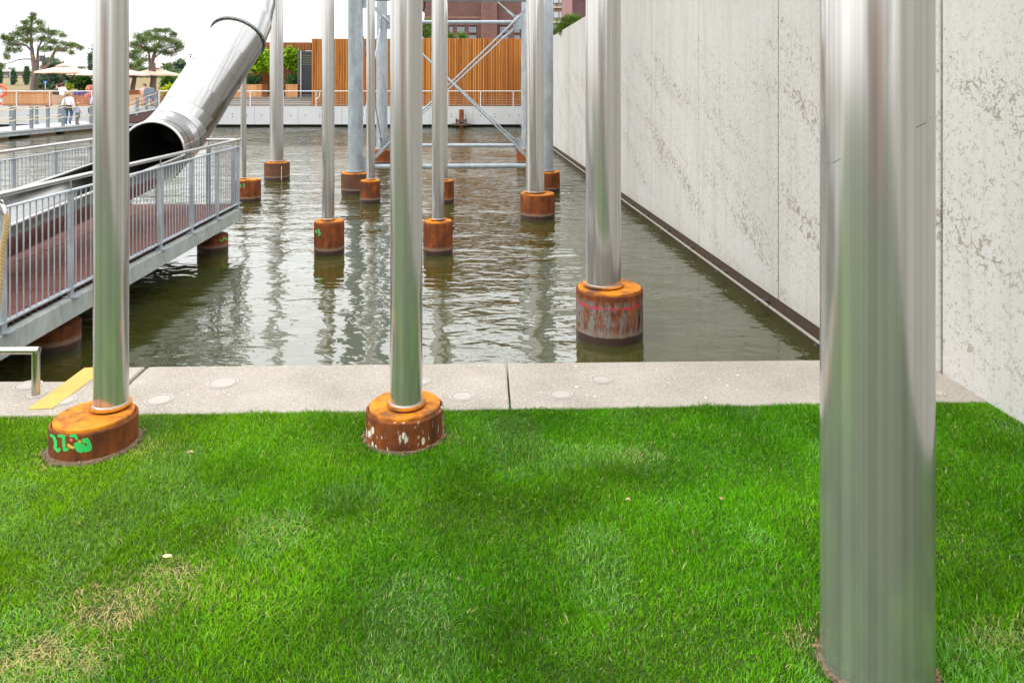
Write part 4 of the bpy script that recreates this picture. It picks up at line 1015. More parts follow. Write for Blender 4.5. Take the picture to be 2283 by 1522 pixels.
def umbrella(label, px, d, edge, y_edge, y_apex, sq=4):
    c = P(px, y_edge, d); ze, za_ = c.z, P(px, y_apex, d).z; r = edge * d / F
    t = thing('parasol', label, 'parasol', (c.x, d, QZ), 'cream parasols on the terrace')
    n = 8; vs_ = [(c.x, d, za_)]; fs = []
    for lv, (rf, zf) in enumerate(((.35, .60), (.7, .26), (1.0, 0.0))):
        for j in range(n * 2):
            a = math.pi * 2 * j / (2 * n) + .2; k = 1.0 if j % 2 == 0 else .95
            vs_.append((c.x + math.cos(a) * r * rf * k, d + math.sin(a) * r * rf * k, ze + (za_ - ze) * zf - (.03 if j % 2 else 0)))
    m = 2 * n
    fs += [(0, 1 + j, 1 + (j + 1) % m) for j in range(m)]
    for lv in (0, 1): fs += [(1 + lv * m + j, 1 + (lv + 1) * m + j, 1 + (lv + 1) * m + (j + 1) % m, 1 + lv * m + (j + 1) % m) for j in range(m)]
    o = 1 + 2 * m; base = len(vs_); vs_ += [(vs_[o + j][0], vs_[o + j][1], vs_[o + j][2] - .10) for j in range(m)]
    fs += [(o + j, base + j, base + (j + 1) % m, o + (j + 1) % m) for j in range(m)]
    MB().add(vs_, fs).build('canopy', M['canvas'], t)
    vs2 = [(c.x, d, za_ + .10)] + [(c.x + math.cos(a) * r * .28, d + math.sin(a) * r * .28, za_ - (za_ - ze) * .16) for a in [math.pi * 2 * j / 8 for j in range(8)]]
    MB().add(vs2, [(0, 1 + j, 1 + (j + 1) % 8) for j in range(8)]).build('vent_cap', M['canvas'], t)
    MB().sweep([(c.x, d, QZ), (c.x, d, za_ + .16)], .035, 8).build('pole', M['mahogany'], t, True)
    MB().lathe((c.x, d, za_ + .14), [(0, 0), (.05, .02), (.05, .08), (0, .14)], 8).build('finial', M['mahogany'], t, True)
    for j in range(8):
        a = math.pi * 2 * j / 8 + .2; MB().sweep([(c.x, d, za_ - .08), (c.x + math.cos(a) * r * .97, d + math.sin(a) * r * .97, ze - .03)], .014, 4).build('rib', M['mahogany'], t)
    return t
umbrella('cream parasol on a brown pole behind the walking woman', 141, 45.5, 58, 160, 145)
umbrella('cream parasol cut by the left lawn column', 252, 44.4, 76, 165, 146)
umbrella('cream parasol behind the dense twin-trunk pine', 346, 47.5, 52, 165.5, 150)
umbrella('distant cream parasol low beside the left lawn column', 190, 52, 38, 164, 157)

bush('green shrub with pink blossoms behind the left lawn column', 'flowering_shrub', 45, [(185, 186, 19, 17), (196, 196, 12, 10)], 'shrub', .20, 240, (.5, 1.5), long=1.2, spread=.9)
bush('mauve lavender in the flower box behind the walking woman', 'lavender', 42.9, [(176, 210, 13, 4), (190, 209, 14, 4), (168, 212, 6, 3)], 'lav', .11, 160, (.5, 1.4), long=1.2, spread=.8)
bush('pale pink roses hanging over the flower box at the left lawn column', 'rose_bush', 42.3, [(199, 199, 6, 3), (203, 195, 6, 3), (197, 211, 4, 3), (193, 215, 3, 2.5), (204, 207, 5, 4), (199, 222, 2.4, 2)], 'rose', .13, 60, (.75, 1.3), long=.9, spread=1.2)
bush('small yellow-green plant behind the sofa left of the walking woman', 'leafy_plant', 43.2, [(155, 195, 5, 5), (150, 204, 6, 4)], 'yel_leaf', .18, 26, (.5, 1.1))
bush('yellow-green foliage plant with flowers at the slide', 'flower_plant', 42.7, [(376, 204, 16, 8), (368, 212, 10, 8), (385, 198, 12, 6)], 'yel_leaf', .2, 160, (.5, 1.3), long=1.2, spread=.7)
bush('pink flowers on the yellow-green plant beside the slide', 'flower_plant', 42.45, [(370, 208, 7, 4), (380, 205, 7, 4), (384, 200, 5, 3)], 'rose', .11, 46, (.7, 1.3), long=.9, spread=1.2)

# life ring stand at the very left edge
lf = thing('life_ring_stand', 'orange life ring on a red and white post at the left edge', 'life ring', P(2, 238, 42.0))
MB().box(P(3, 216, 42), (.13, .06, 1.12)).build('post', M['white'], lf)
MB().box(P(3, 232, 42) - Vector((0, .035, 0)), (.15, .02, .16)).build('red_band', M['redwhite'], lf)
ringtube(P(2, 203, 41.93), Vector((0, 1, 0)).copy() + Vector((.001, 0, 0)), .30, .075, 'ring', M['orange'], lf)

# ------------------------------------------------------------------ pontoon and ramp
PX = (-21.8, -24.1); PZ = .36
pt = thing('pontoon_bridge', 'floating concrete footbridge with grey posts and rope rails at left', 'footbridge', (-23, 35, 0))
for a, b in ((24.0, 35.05), (35.09, 41.0)):
    MB().box(((PX[0] + PX[1]) / 2, (a + b) / 2, PZ - .04), (abs(PX[1] - PX[0]) + .1, b - a, .08)).build('deck_slab', M['deckconc'], pt)
    for x in (PX[0] + .0, PX[1] - .0): MB().box((x, (a + b) / 2, PZ - .17), (.09, b - a, .16)).build('edge_beam', M['galv'], pt)
    MB().box((PX[0] + .052, (a + b) / 2, PZ - .105), (.016, b - a, .03)).build('beam_flange', M['galv_dark'], pt)
for y0_, y1_ in ((22, 28.0), (29.2, 31.9), (33.3, 35.2), (35.9, 38.6), (39.6, 41.0)):
    MB().box(((PX[0] + PX[1]) / 2, (y0_ + y1_) / 2, .0), (abs(PX[1] - PX[0]) - .05, y1_ - y0_, .55)).build('float', M['float'], pt)
def post_line(parent, base_pts, h=.98, mat='galv_dark', sz=.13):
    tops = []
    for p in base_pts:
        p = Vector(p)
        o = MB().box(p + Vector((0, 0, h / 2)), (sz, .09, h)).build('post', M[mat], parent)
        MB().box(p + Vector((0, 0, h + .012)), (sz + .03, .12, .025)).build('post_cap', M['frame_dark'], o)
        tops.append(p)
    for fz, sag in ((.95, .05), (.45, .04)):
        pts = []
        for a, b in zip(tops, tops[1:]):
            for j in range(6):
                t = j / 6; q = a.lerp(b, t) + Vector((.075 * (1 if sz > .1 else 1), -.03, h * fz - sag * 4 * t * (1 - t))); pts.append(q)
        pts.append(tops[-1] + Vector((.075, -.03, h * fz)))
        MB().sweep(pts, .022, 6).build('rope', M['rope_pale'], parent, True)
post_line(pt, [(PX[0] - .06, y, PZ) for y in np.arange(25.2, 41.1, 1.18)])
post_line(pt, [(PX[1] + .06, y, PZ) for y in np.arange(25.8, 40.4, 1.9)])
rmp = thing('access_ramp', 'sloping access ramp with dark brown side and rope rails up to the quay', 'ramp', (-21, 40.6, .3))
ra, rb = P(286, 266, 40.0), P(349, 241, 40.0)
xa_, xb_ = ra.x, rb.x; za_, zb3 = ra.z, rb.z
sl_ = (zb3 - za_) / (xb_ - xa_); xs0 = xa_ - 2.6; zs0 = max(PZ + .0, za_ - sl_ * 2.6)
mb = MB().add([(xs0, 40.0, zs0 - .02), (xb_, 40.0, zb3), (xb_, 41.45, zb3), (xs0, 41.45, zs0 - .02), (xs0, 40.0, zs0 - .10), (xb_, 40.0, zb3 - .08), (xb_, 41.45, zb3 - .08), (xs0, 41.45, zs0 - .10)],
              [(0, 1, 2, 3), (7, 6, 5, 4), (0, 4, 5, 1), (1, 5, 6, 2), (2, 6, 7, 3), (3, 7, 4, 0)]); mb.build('ramp_deck', M['deckconc'], rmp)
zr0 = .33
mb = MB().add([(xs0, 40.03, zs0 - .10), (xb_, 40.03, zb3 - .082), (xb_, 40.03, zr0), (xs0, 40.03, zr0 - .06), (xs0, 40.09, zs0 - .10), (xb_, 40.09, zb3 - .082), (xb_, 40.09, zr0), (xs0, 40.09, zr0 - .06)],
              [(3, 2, 1, 0), (4, 5, 6, 7), (0, 1, 5, 4), (1, 2, 6, 5), (2, 3, 7, 6), (3, 0, 4, 7)]); mb.build('side_panel', M['ramp_side'], rmp)
MB().box(((xs0 + xb_) / 2, 40.05, zr0 - .13), (xb_ - xs0, .1, .14)).build('base_beam', M['galv'], rmp)
def rpt(px, d): 
    x = P(px, 0, d).x; return (x, d, zb3 + (x - xb_) * sl_)
post_line(rmp, [rpt(x, 40.05) for x in (258, 282, 306, 327, 348)], .94)
post_line(rmp, [rpt(x, 41.35) for x in (189, 216, 244, 272, 303, 332)], .94, 'galv')
MB().box((xb_ + .55, 41.0, .74), (1.0, 1.0, .80)).build('landing', M['quay'], rmp)

# ------------------------------------------------------------------ people
def person(label, root, joints, edges, rads, face=None, hair=None, hairmat='hair', cat='person', extra=None):
    """joints: name -> local (x, y, z); edges: (a, b, material key)"""
    t = thing('person', label, cat, root)
    names = list(joints); idx = {n: i for i, n in enumerate(names)}
    me = bpy.data.meshes.new('body_cage'); me.from_pydata([joints[n] for n in names], [(idx[a], idx[b]) for a, b, _ in edges], [])
    ob = bpy.data.objects.new('body_cage', me); COL.objects.link(ob)
    ob.modifiers.new('skin', 'SKIN')
    for i, n in enumerate(names):
        sv = me.skin_vertices[0].data[i]; r = rads[n]; sv.radius = r if isinstance(r, tuple) else (r, r); sv.use_root = (n == 'pelvis')
    s = ob.modifiers.new('sub', 'SUBSURF'); s.levels = 2; s.render_levels = 2
    dg = bpy.context.evaluated_depsgraph_get(); dg.update()
    bm = bpy.data.meshes.new_from_object(ob.evaluated_get(dg)); bm.name = 'body'
    bpy.data.objects.remove(ob)
    bm.materials.clear(); keys = []
    for _, _, k in edges:
        if k not in keys: keys.append(k); bm.materials.append(M[k])
    segs = [(Vector(joints[a]), Vector(joints[b]), keys.index(k)) for a, b, k in edges]
    for p in bm.polygons:
        best = 1e9
        for a, b, k in segs:
            ab = b - a; f = max(0, min(1, (p.center - a).dot(ab) / max(1e-9, ab.length_squared))); dd = (p.center - a - ab * f).length
            if dd < best: best = dd; p.material_index = k
        p.use_smooth = True
    link('body', bm, t, root)
    hz = Vector(joints['head']); R0 = Vector(root)
    if hair:
        hb = MB()
        n = 12
        for ring in range(7):
            pass
        prof = [(0, .125), (.055, .115), (.09, .08), (.104, .03), (.10, -.03), (.078, -.075), (.04, -.09)]
        hb.lathe(R0 + hz + Vector(hair) + Vector((0, 0, .01)), prof, 14); hb.build('hair', M[hairmat], t, True)
    if face is not None:                # small nose, ears and eyes so that the head has a front
        f = Vector(face).normalized(); sd_ = Vector((-f.y, f.x, 0)); h0 = R0 + hz
        MB().sweep([h0 + f * .085, h0 + f * .115 - Vector((0, 0, .02))], [.010, .014], 6).build('nose', M['skin'], t, True)
        for s in (-1, 1):
            MB().box(h0 + sd_ * .088 * s, (.03, .03, .05)).build('ear', M['skin'], t)
            MB().box(h0 + f * .088 + sd_ * .034 * s + Vector((0, 0, .012)), (.018, .018, .012)).build('eye', M['frame_dark'], t)
    if extra: extra(t, R0)
    return t
J = dict(pelvis=(0, 0, .90), waist=(0, 0, 1.05), chest=(0, 0, 1.22), neck=(0, .0, 1.39), head=(0, .01, 1.53), headt=(0, .0, 1.60),
         shl=(-.17, 0, 1.33), ell=(-.27, -.04, 1.09), wrl=(-.33, -.02, .88), hal=(-.35, .0, .77), shr=(.17, 0, 1.33), elr=(.24, -.02, 1.08), wrr=(.235, .08, .86), har=(.235, .11, .76),
         hipl=(-.09, 0, .86), knl=(-.10, .02, .50), anl=(-.12, -.04, .10), tol=(-.13, .09, .04), hipr=(.09, 0, .86), knr=(.09, .10, .50), anr=(.08, -.06, .13), tor=(.08, .05, .04))
E = [('pelvis', 'waist', 'blouse'), ('waist', 'chest', 'blouse'), ('chest', 'neck', 'blouse'), ('neck', 'head', 'skin'), ('head', 'headt', 'skin'),
     ('chest', 'shl', 'blouse'), ('shl', 'ell', 'blouse'), ('ell', 'wrl', 'blouse'), ('wrl', 'hal', 'skin'), ('chest', 'shr', 'blouse'), ('shr', 'elr', 'blouse'), ('elr', 'wrr', 'blouse'), ('wrr', 'har', 'skin'),
     ('pelvis', 'hipl', 'jeans'), ('hipl', 'knl', 'jeans'), ('knl', 'anl', 'jeans'), ('anl', 'tol', 'shoe'), ('pelvis', 'hipr', 'jeans'), ('hipr', 'knr', 'jeans'), ('knr', 'anr', 'jeans'), ('anr', 'tor', 'shoe')]
RD_ = dict(pelvis=(.165, .12), waist=(.145, .105), chest=(.165, .115), neck=.055, head=(.085, .10), headt=(.07, .08), shl=.068, ell=.055, wrl=.04, hal=.035, shr=.068, elr=.055, wrr=.04, har=.035,
           hipl=.095, knl=.065, anl=.05, tol=.038, hipr=.095, knr=.065, anr=.05, tor=.038)
wroot = (P(153, 0, 36.7).x, 36.7, PZ + .005)
def bagx(t, R0):
    o = MB().box(R0 + Vector((.07, -.15, .87)), (.30, .10, .26), .1).build('shoulder_bag', M['bag'], t); b = o.modifiers.new('bevel', 'BEVEL'); b.width = .03; b.segments = 2
    MB().sweep(smooth([R0 + Vector(v) for v in ((.0, -.15, .98), (-.06, -.165, 1.12), (-.12, -.14, 1.28), (-.14, -.07, 1.39), (-.13, .05, 1.38), (-.04, .13, 1.2))], 3), .016, 5).build('bag_strap', M['shoe'], t, True)
    MB().sweep(smooth([R0 + Vector(v) for v in ((-.03, -.085, 1.57), (-.06, -.15, 1.52), (-.075, -.15, 1.44), (-.08, -.13, 1.38))], 3), [.03] + [.035] * 8 + [.012], 8).build('ponytail', M['hair'], t, True)
person('woman in white blouse and blue jeans with dark shoulder bag walking on the pontoon', wroot, J, E, RD_, face=(0, 1, 0), hair=(0, -.015, 0), extra=bagx)
def scaled(J, k): return {n: (x * k, y * k, z * k) for n, (x, y, z) in J.items()}
def rsc(r, k): return {n: (tuple(v * k for v in q) if isinstance(q, tuple) else q * k) for n, q in r.items()}
remap = {'blouse': 'stripe', 'jeans': 'denim_grey'}
EC = [(a, b, 'skin' if (a in ('knl', 'knr', 'ell', 'elr')) else remap.get(m, m)) for a, b, m in E]
k = .66
Jc = scaled(J, k); person('small child in a striped shirt and grey shorts beside the walking woman', (wroot[0] + .27, 37.0, PZ + .005), Jc, EC, rsc(RD_, k), face=(0, 1, 0), hair=(0, -.01, 0), hairmat='hair')
EB = [(a, b, 'stripe' if m == 'blouse' else m) for a, b, m in E]
person('person in a pale blue shirt right of the child on the pontoon', (P(215.5, 0, 39.2).x, 39.2, PZ + .005), J, EB, RD_, face=(-.2, -1, 0), hair=(0, .02, 0), hairmat='hair_dark',
       extra=lambda t, R0: MB().box(R0 + Vector((-.35, 0, .64)), (.08, .26, .26)).build('bag', M['bag'], t))
Js = dict(J); 
for n_, v in dict(hipl=(-.09, .05, .87), knl=(-.12, .48, .92), anl=(-.12, .55, .52), tol=(-.12, .68, .47), hipr=(.09, .05, .87), knr=(.12, .48, .92), anr=(.12, .55, .52), tor=(.12, .68, .47),
                 ell=(-.26, .06, 1.08), wrl=(-.16, .30, 1.02), hal=(-.1, .38, 1.02), elr=(.26, .06, 1.08), wrr=(.16, .30, 1.02), har=(.1, .38, 1.02)).items(): Js[n_] = v
ED = [(a, b, 'bag' if m == 'blouse' else m) for a, b, m in E]
person('seated person with dark auburn hair on the sofa left of the walking woman', (P(140, 0, 43.0).x, 42.95, QZ - .30), Js, E, RD_, face=(-.3, 1, 0), hair=(0, -.012, 0), hairmat='hair_dark')
person('seated dark-haired person in black at the end of the larch planter', (P(128.5, 0, 43.0).x, 42.98, QZ - .36), Js, ED, RD_, face=(.4, -1, 0), hair=(0, .02, 0), hairmat='hair_dark')
M['peach'] = simple('peach_top', (.62, .33, .26), .8)
EP = [(a, b, 'peach' if m == 'blouse' else m) for a, b, m in E]
Jr = dict(Js)
person('dark-haired person in a peach top on the wicker sofa beside the pram', (P(322, 0, 43.0).x, 43.0, QZ - .34), Jr, EP, RD_, face=(.2, -1, 0), hair=(0, .02, 0), hairmat='hair_dark')

pr_ = thing('pram', 'grey pram with raised hood and pink bag beneath, parked on the quay by the ramp', 'pram', (P(335, 0, 41.9).x, 41.9, QZ + .02))
c = Vector((P(335, 0, 41.9).x, 41.9, QZ + .02))
mb = MB(); vs_ = []
for i in range(7):
    a = math.pi * .5 * i / 6
    for s in (-1, 1): pass
prof = [(-.30, .62), (-.29, .85), (-.22, 1.0), (-.05, 1.06), (.12, 1.0), (.2, .80), (.2, .62)]
for s in (-.2, .2): vs_ += [c + Vector((x, s, z)) for x, z in prof]
k = len(prof); mb.add(vs_, [(j, j + 1, k + j + 1, k + j) for j in range(k - 1)] + [tuple(range(k)), tuple(range(2 * k - 1, k - 1, -1))]); mb.build('hood', M['pramgrey'], pr_)
MB().box(c + Vector((-.02, 0, .52)), (.62, .38, .18)).build('seat', M['pramgrey'], pr_)
MB().box(c + Vector((-.1, 0, .36)), (.34, .30, .14)).build('under_bag', M['magenta'], pr_)
MB().sweep([c + Vector((-.3, -.2, .15)), c + Vector((.1, -.2, .5)), c + Vector((.42, -.2, .95))], .015, 6).build('frame', M['frame_dark'], pr_)
MB().sweep([c + Vector((.3, -.2, .15)), c + Vector((.05, -.2, .5))], .015, 6).build('frame', M['white'], pr_)
for xx in (-.3, .02, .3):
    r = .13
    ringtube(c + Vector((xx, -.22, r)), Vector((.01, 1, 0)).normalized(), r - .02, .02, 'wheel', M['bag'], pr_)

# ------------------------------------------------------------------ distance, left side
tag(MB().add([(-400, 62, 1.12), (-18, 62, 1.12), (-20, 92, 3.4), (-400, 92, 3.4), (-20, 130, 3.5), (-400, 130, 3.5)], [(0, 1, 2, 3), (3, 2, 4, 5)]).build('embankment', M['drygrass']), 'slope of dry yellow grass beyond the terrace', None, None, 'structure')
tag(MB().add([(-18, 70, 1.115), (60, 70, 1.115), (60, 110, 2.0), (-19, 110, 2.0)], [(0, 1, 2, 3)]).build('meadow', M['drygrass']), 'dry yellow meadow before the wood', None, None, 'structure')
def cypress(label, px, d, y0, y1, wpx):
    b = P(px, y1, d); hgt = (y1 - y0) * d / F; r = wpx * d / F / 2
    t = thing('cypress', label, 'tree', b, 'columnar cypresses on the dry bank')
    MB().sweep([b, b + Vector((0, 0, hgt * .5))], .08, 6).build('trunk', M['bark'], t)
    n = 240; f = rng.uniform(.0, 1, n) ** .8; a = rng.uniform(0, 2 * math.pi, n); rr = r * np.sin(np.pi * np.clip(f * .92 + .10, 0, 1)) ** .8 * rng.uniform(.6, 1.0, n)
    pts = np.stack([b.x + np.cos(a) * rr, b.y + np.sin(a) * rr, b.z + .05 + f * hgt * .95], 1)
    foliage('crown', M['cypress'], t, pts, .20, 5, .6, 1.3, 0, (.5, 1.6), 1.5)
cypress('narrow cypress on the dry bank at the left edge', -1, 80, 155, 190, 9)
cypress('narrow cypress on the dry bank left of the magenta tram', 29.5, 80, 158, 191, 11)
cypress('pointed cypress on the dry bank right of the magenta tram', 59.5, 80, 151, 191, 11)
cypress('broad cypress on the dry bank right of the forked pine trunk', 89, 80, 160, 192, 13)
def wood_tree(label, name, px, d, ytop, ybase, wpx, mat='wood_leaf', n=420, size=None, group=None, lobes=7, tint=(.55, 1.45), trunkf=.35):
    b = P(px, ybase, d); m = d / F; hgt = (ybase - ytop) * m; r = wpx * m / 2
    t = thing(name, label, 'tree', b, group)
    MB().sweep([b, b + Vector((.1, 0, hgt * .4)), b + Vector((0, 0, hgt * .8))], [.02 * hgt + .04, .015 * hgt, .03], 7).build('trunk', M['bark_far'], t, True)
    ap = []
    for i in range(lobes):
        f = random.uniform(trunkf, .88); c = b + Vector((random.uniform(-.62, .62) * r * (1.25 - f), random.uniform(-.5, .5) * r, f * hgt))
        ap.append(in_ellipsoid(c, (r * .52, r * .45, hgt * .17), n // lobes, .25))
    foliage('crown', M[mat], t, np.vstack(ap), size or .022 * d * .35, 5, .8, 1.2, .1, tint, .2); return t
wt_ = wood_tree('drooping grey green willow right of the cypresses', 'willow_tree', 116, 74, 134, 196, 44, 'wood_leaf2', 900, .5, None, 12, (.6, 1.4), .06)
wood_tree('loose bushy tree behind the second parasol', 'broadleaf_tree', 168, 76, 163, 192, 36, 'wood_leaf', 420, .5)
G_ = 'trees of the wood beyond the terrace'
for lab, px, d, yt, yb, w_, mt in (('tall pale tree of the wood, straight above the third parasol', 380, 92, 137, 196, 46, 'wood_leaf'), ('dark bluish pine of the wood, left of the tube slide', 408, 88, 139, 196, 44, 'wood_leaf2'),
                                   ('tree of the wood between the twin-trunk pine and the left lawn column', 318, 95, 150, 196, 44, 'wood_leaf'), ('tree of the wood showing its pale stem left of the twin-trunk pine', 290, 96, 146, 196, 40, 'wood_leaf2'),
                                   ('low tree of the wood under the third parasol\'s right rim', 362, 94, 160, 197, 34, 'wood_leaf2'), ('rounded tree of the wood hidden half by the tube slide', 436, 96, 144, 196, 46, 'wood_leaf2'),
                                   ('tree of the wood hidden mostly by the left lawn column', 262, 97, 150, 196, 44, 'wood_leaf'), ('bare-topped tree just left of the left lawn column', 206, 90, 112, 196, 14, 'wood_leaf2')):
    wood_tree(lab, 'broadleaf_tree', px, d, yt, yb, w_, mt, 420 if w_ > 20 else 60, .55, G_, trunkf=.2)
for i, px in enumerate((325, 333, 336, 360)):
    b = P(px, 196, 93); tag(MB().sweep([b, b + Vector((.15 * (i - 1), 0, 2.2 + .2 * i))], [.07, .04], 6).build('tree_trunk', M['bark_far'], None, True), ('thin pale stem left of the twin-trunk pine', 'pale stem close to the twin-trunk pine\'s left side', 'slanted pale stem at the twin-trunk pine', 'pale stem right of the twin-trunk pine')[i], 'tree', 'pale stems in the wood')
bush('upright dark green yew with golden edge behind the pram', 'yew_bush', 60, [(371, 186, 9, 14), (378, 182, 8, 11)], 'shrub', .3, 150, (.45, 1.7))
bush('light green young tree right of the yew', 'young_tree', 64, [(400, 172, 9, 9), (396, 180, 8, 7)], 'lime', .3, 60, (.35, .9), cat='tree')
VD = 112
via = thing('viaduct', 'beige concrete viaduct crossing behind the dry bank at left', 'viaduct', P(60, 182, VD))
MB().box(P(70, 164.5, VD), (30, 4, 11 * VD / F)).build('deck_beam', M['beige'], via)
MB().box(P(70, 159.3, VD - 2.1), (30.2, .4, 1.6 * VD / F)).build('parapet', M['sill'], via)
for px in (-20, 4, 22, 36, 58, 66, 86): MB().box(P(px, 177, VD + .5), (.5, 1.0, 16 * VD / F)).build('pier', M['beige'], via)
MB().box(P(60, 178, VD + 5), (34, .3, 18 * VD / F)).build('back_wall', M['sill'], via)
sh = thing('bus_shelter', 'dark glazed shelter under the viaduct at the left edge', 'shelter', P(11, 183, 104))
MB().box(P(11, 177, 104), (12 * 104 / F, 1.2, 11 * 104 / F)).build('glass_wall', M['anthracite'], sh); MB().box(P(11, 170.5, 104), (14 * 104 / F, 1.8, 2 * 104 / F)).build('roof', M['white'], sh)
tm = thing('tram', 'magenta tram with white roof and dark round windows under the viaduct', 'tram', P(46, 184, 104))
MB().box(P(46, 178, 104), (19 * 104 / F, 2.2, 11 * 104 / F)).build('body', M['magenta'], tm); MB().box(P(46, 171.3, 104), (20 * 104 / F, 2.3, 2.4 * 104 / F)).build('roof', M['white'], tm)
for px in (43.5, 50): MB().lathe(P(px, 179, 102.6), [(0, -.02), (.16, 0), (0, .02)], 12); 
for px in (43.5, 50): MB().sweep([P(px, 179, 102.88), P(px, 179, 102.6)], .17, 14).build('window', M['glass'], tm)
MB().box(P(38, 179, 102.85), (3.4 * 104 / F, .1, 9 * 104 / F)).build('front', M['white'], tm)
lpst = tag(MB().sweep([P(22, 200, 70), P(22, 160, 70)], .05, 6).build('lamp_post', M['galv'], None, True), 'slim grey pole on the dry bank left of the magenta tram', 'pole')
wb = thing('white_building', 'long low white office building on the skyline at left', 'building', P(95, 168, 170))
MB().box(P(80, 162, 170), (200 * 170 / F, 10, 16 * 170 / F)).build('wall', M['white'], wb)
for px in (20, 24.5, 29, 33, 64): MB().box(P(px, 152, 164.9), (3 * 170 / F, .2, 2.6 * 170 / F)).build('window', M['bwin'], wb)
for px, w_, y in ((190, 24, 150), (205, 40, 152), (150, 20, 153)): MB().box(P(px, y, 169), (w_ * 170 / F, 4, 5 * 170 / F)).build('roof_box', M['sill'], wb)
sp_ = thing('church_tower', 'slim church spire on the skyline above the first parasol', 'church', P(134, 150, 300))
c = P(134, 132, 300); b_ = P(134, 147, 300)
MB().lathe((c.x, 300, 0), [(.55, b_.z), (.9, b_.z), (0, c.z)], 8).build('spire', M['slate'], sp_); MB().box((c.x, 300, b_.z - 3), (1.6, 1.6, 6)).build('tower', M['slate'], sp_)
# sloping lamp behind the slide
la = thing('street_lamp', 'dark post lamp with tilted flat top left of the tube slide', 'lamp', P(425, 200, 60))
MB().sweep([P(425, 200, 60), P(425, 124, 60)], .09, 8).build('post', M['tin'], la); 
MB().span(P(420, 121.5, 60), P(441, 122.5, 60), .5, .07).build('lamp_head', M['tin'], la); MB().span(P(426, 124.4, 60), P(441, 126.2, 60), .4, .05).build('lamp_diffuser', M['canvas'], la)
for px, py, d, lab in ((101, 184, 60, 'small blue sign on a post on the dry bank'), (202, 180, 50, 'white and blue notice sign left of the left lawn column')):
    t = thing('sign', lab, 'sign', P(px, py + 14, d)); MB().sweep([P(px, py + 16, d), P(px, py - 3, d)], .03, 6).build('post', M['white'], t)
    MB().box(P(px, py, d - .08), (5 * d / F, .03, 6.5 * d / F)).build('panel', M['signblue'] if px < 150 else M['white'], t)
    MB().box(P(px, py - (0 if px < 150 else 1.8), d - .11), (2 * d / F if px < 150 else 4 * d / F, .02, 2 * d / F), 0).build('symbol', M['white'] if px < 150 else M['signblue'], t)
tag(MB().box(P(388, 182, 70), (.28, .1, .9)).build('banner', M['white']), 'white banner standing among the bushes left of the slide', 'banner')
tag(MB().box(P(350, 200, 62), (140 * 62 / F, .1, .16)).build('road_strip', M['deckconc']), 'pale low kerb line at the edge of the meadow', 'kerb')

# ------------------------------------------------------------------ brick power station and offices behind the pavilion
BD = 200.0
ps_ = thing('power_station', 'huge dark red brick power station rising behind the timber pavilion', 'building', (P(1070, 0, BD).x, BD, 1.1))
bx0, bx1 = P(946, 0, BD).x, P(1205, 0, BD).x; zt_b = 60
MB().box(((bx0 + bx1) / 2, BD + 15, zt_b / 2), (bx1 - bx0, 30, zt_b)).build('wall', M['brick'], ps_)
px0, px1 = P(1073, 0, BD).x, P(1108, 0, BD).x
MB().box(((px0 + px1) / 2, BD - .6, zt_b / 2), (px1 - px0, 1.2, zt_b)).build('pilaster', M['brick_light'], ps_)
for i in range(8):
    x = px0 + (px1 - px0) * (i + .5) / 8; MB().box((x, BD - 1.3, zt_b / 2), ((px1 - px0) / 16, .2, zt_b)).build('brick_rib', M['brick_light'], ps_)
ledge = MB().box(((bx0 + px0) / 2, BD - .2, P(0, 40, BD).z), (px0 - bx0, .4, .5)).build('ledge', M['brick_light'], ps_)
MB().box((bx0 - .5, BD + 10, P(0, 0, BD).z + 8), (1.6, 20, 21)).build('overhang', M['brick_dark'], ps_)
k = BD / F
for (xa, xb) in ((983, 992), (1002, 1010), (1019, 1036), (1045, 1062), (1115, 1133), (1147, 1159)):
    for (ya, yb) in ((49, 55), (60, 73), (79, 92), (99, 112)):
        if xa < 1000 and ya < 55: continue
        x = P((xa + xb) / 2, 0, BD).x; z = P(0, (ya + yb) / 2, BD).z; ww, hh = (xb - xa) * k, (yb - ya) * k
        fr = MB().box((x, BD - .05, z), (ww, .3, hh)).build('window', M['frame_dark'], ps_)
        n = 4 if ww > 1.5 else 2
        pm_ = MB()
        for i in range(n): pm_.box((x - ww / 2 + ww * (i + .5) / n, BD - .21, z), (ww / n - .09, .04, hh - .16))
        pm_.build('pane', M['bwin'], fr)
        MB().box((x, BD - .22, z - hh / 2 - .08), (ww + .2, .5, .14)).build('sill', M['brick_light'], fr)
OD = 160.0; k = OD / F
of = thing('office_block', 'office block with ochre spandrels and white ledges above the end of the concrete wall', 'building', (P(1240, 0, OD).x, OD, 1.1))
ox0, ox1 = P(1205, 0, OD).x, P(1258, 0, OD).x
MB().box(((ox0 + ox1) / 2, OD + 8, 25), (ox1 - ox0, 16, 48)).build('wall', M['spandrel'], of)
for yw0, yw1 in ((-27, -13), (-7, 7), (27, 40), (59, 72), (92, 105)):
    for xa, xb in ((1212, 1222), (1224, 1234), (1235, 1245), (1247, 1257)):
        x = P((xa + xb) / 2, 0, OD).x; z = P(0, (yw0 + yw1) / 2, OD).z
        fr = MB().box((x, OD - .05, z), ((xb - xa + 1.4) * k, .2, (yw1 - yw0) * k + .1)).build('window', M['frame_dark'], of)
        MB().box((x, OD - .17, z), ((xb - xa) * k, .06, (yw1 - yw0) * k)).build('pane', M['bwin_light'], fr)
for y in (-15, 17.5, 50.5, 83): MB().box(((ox0 + ox1) / 2, OD - .35, P(0, y, OD).z), (ox1 - ox0 + .1, .7, 2.4 * k)).build('ledge', M['sill'], of)
MB().box((P(1241, 0, OD).x, OD - .12, 25), (.12, .1, 47)).build('mullion', M['frame_dark'], of)
bt = thing('brick_tower_block', 'brick tower with a pinkish edge strip above the concrete wall', 'building', (P(1290, 0, 150).x, 150, 1.1))
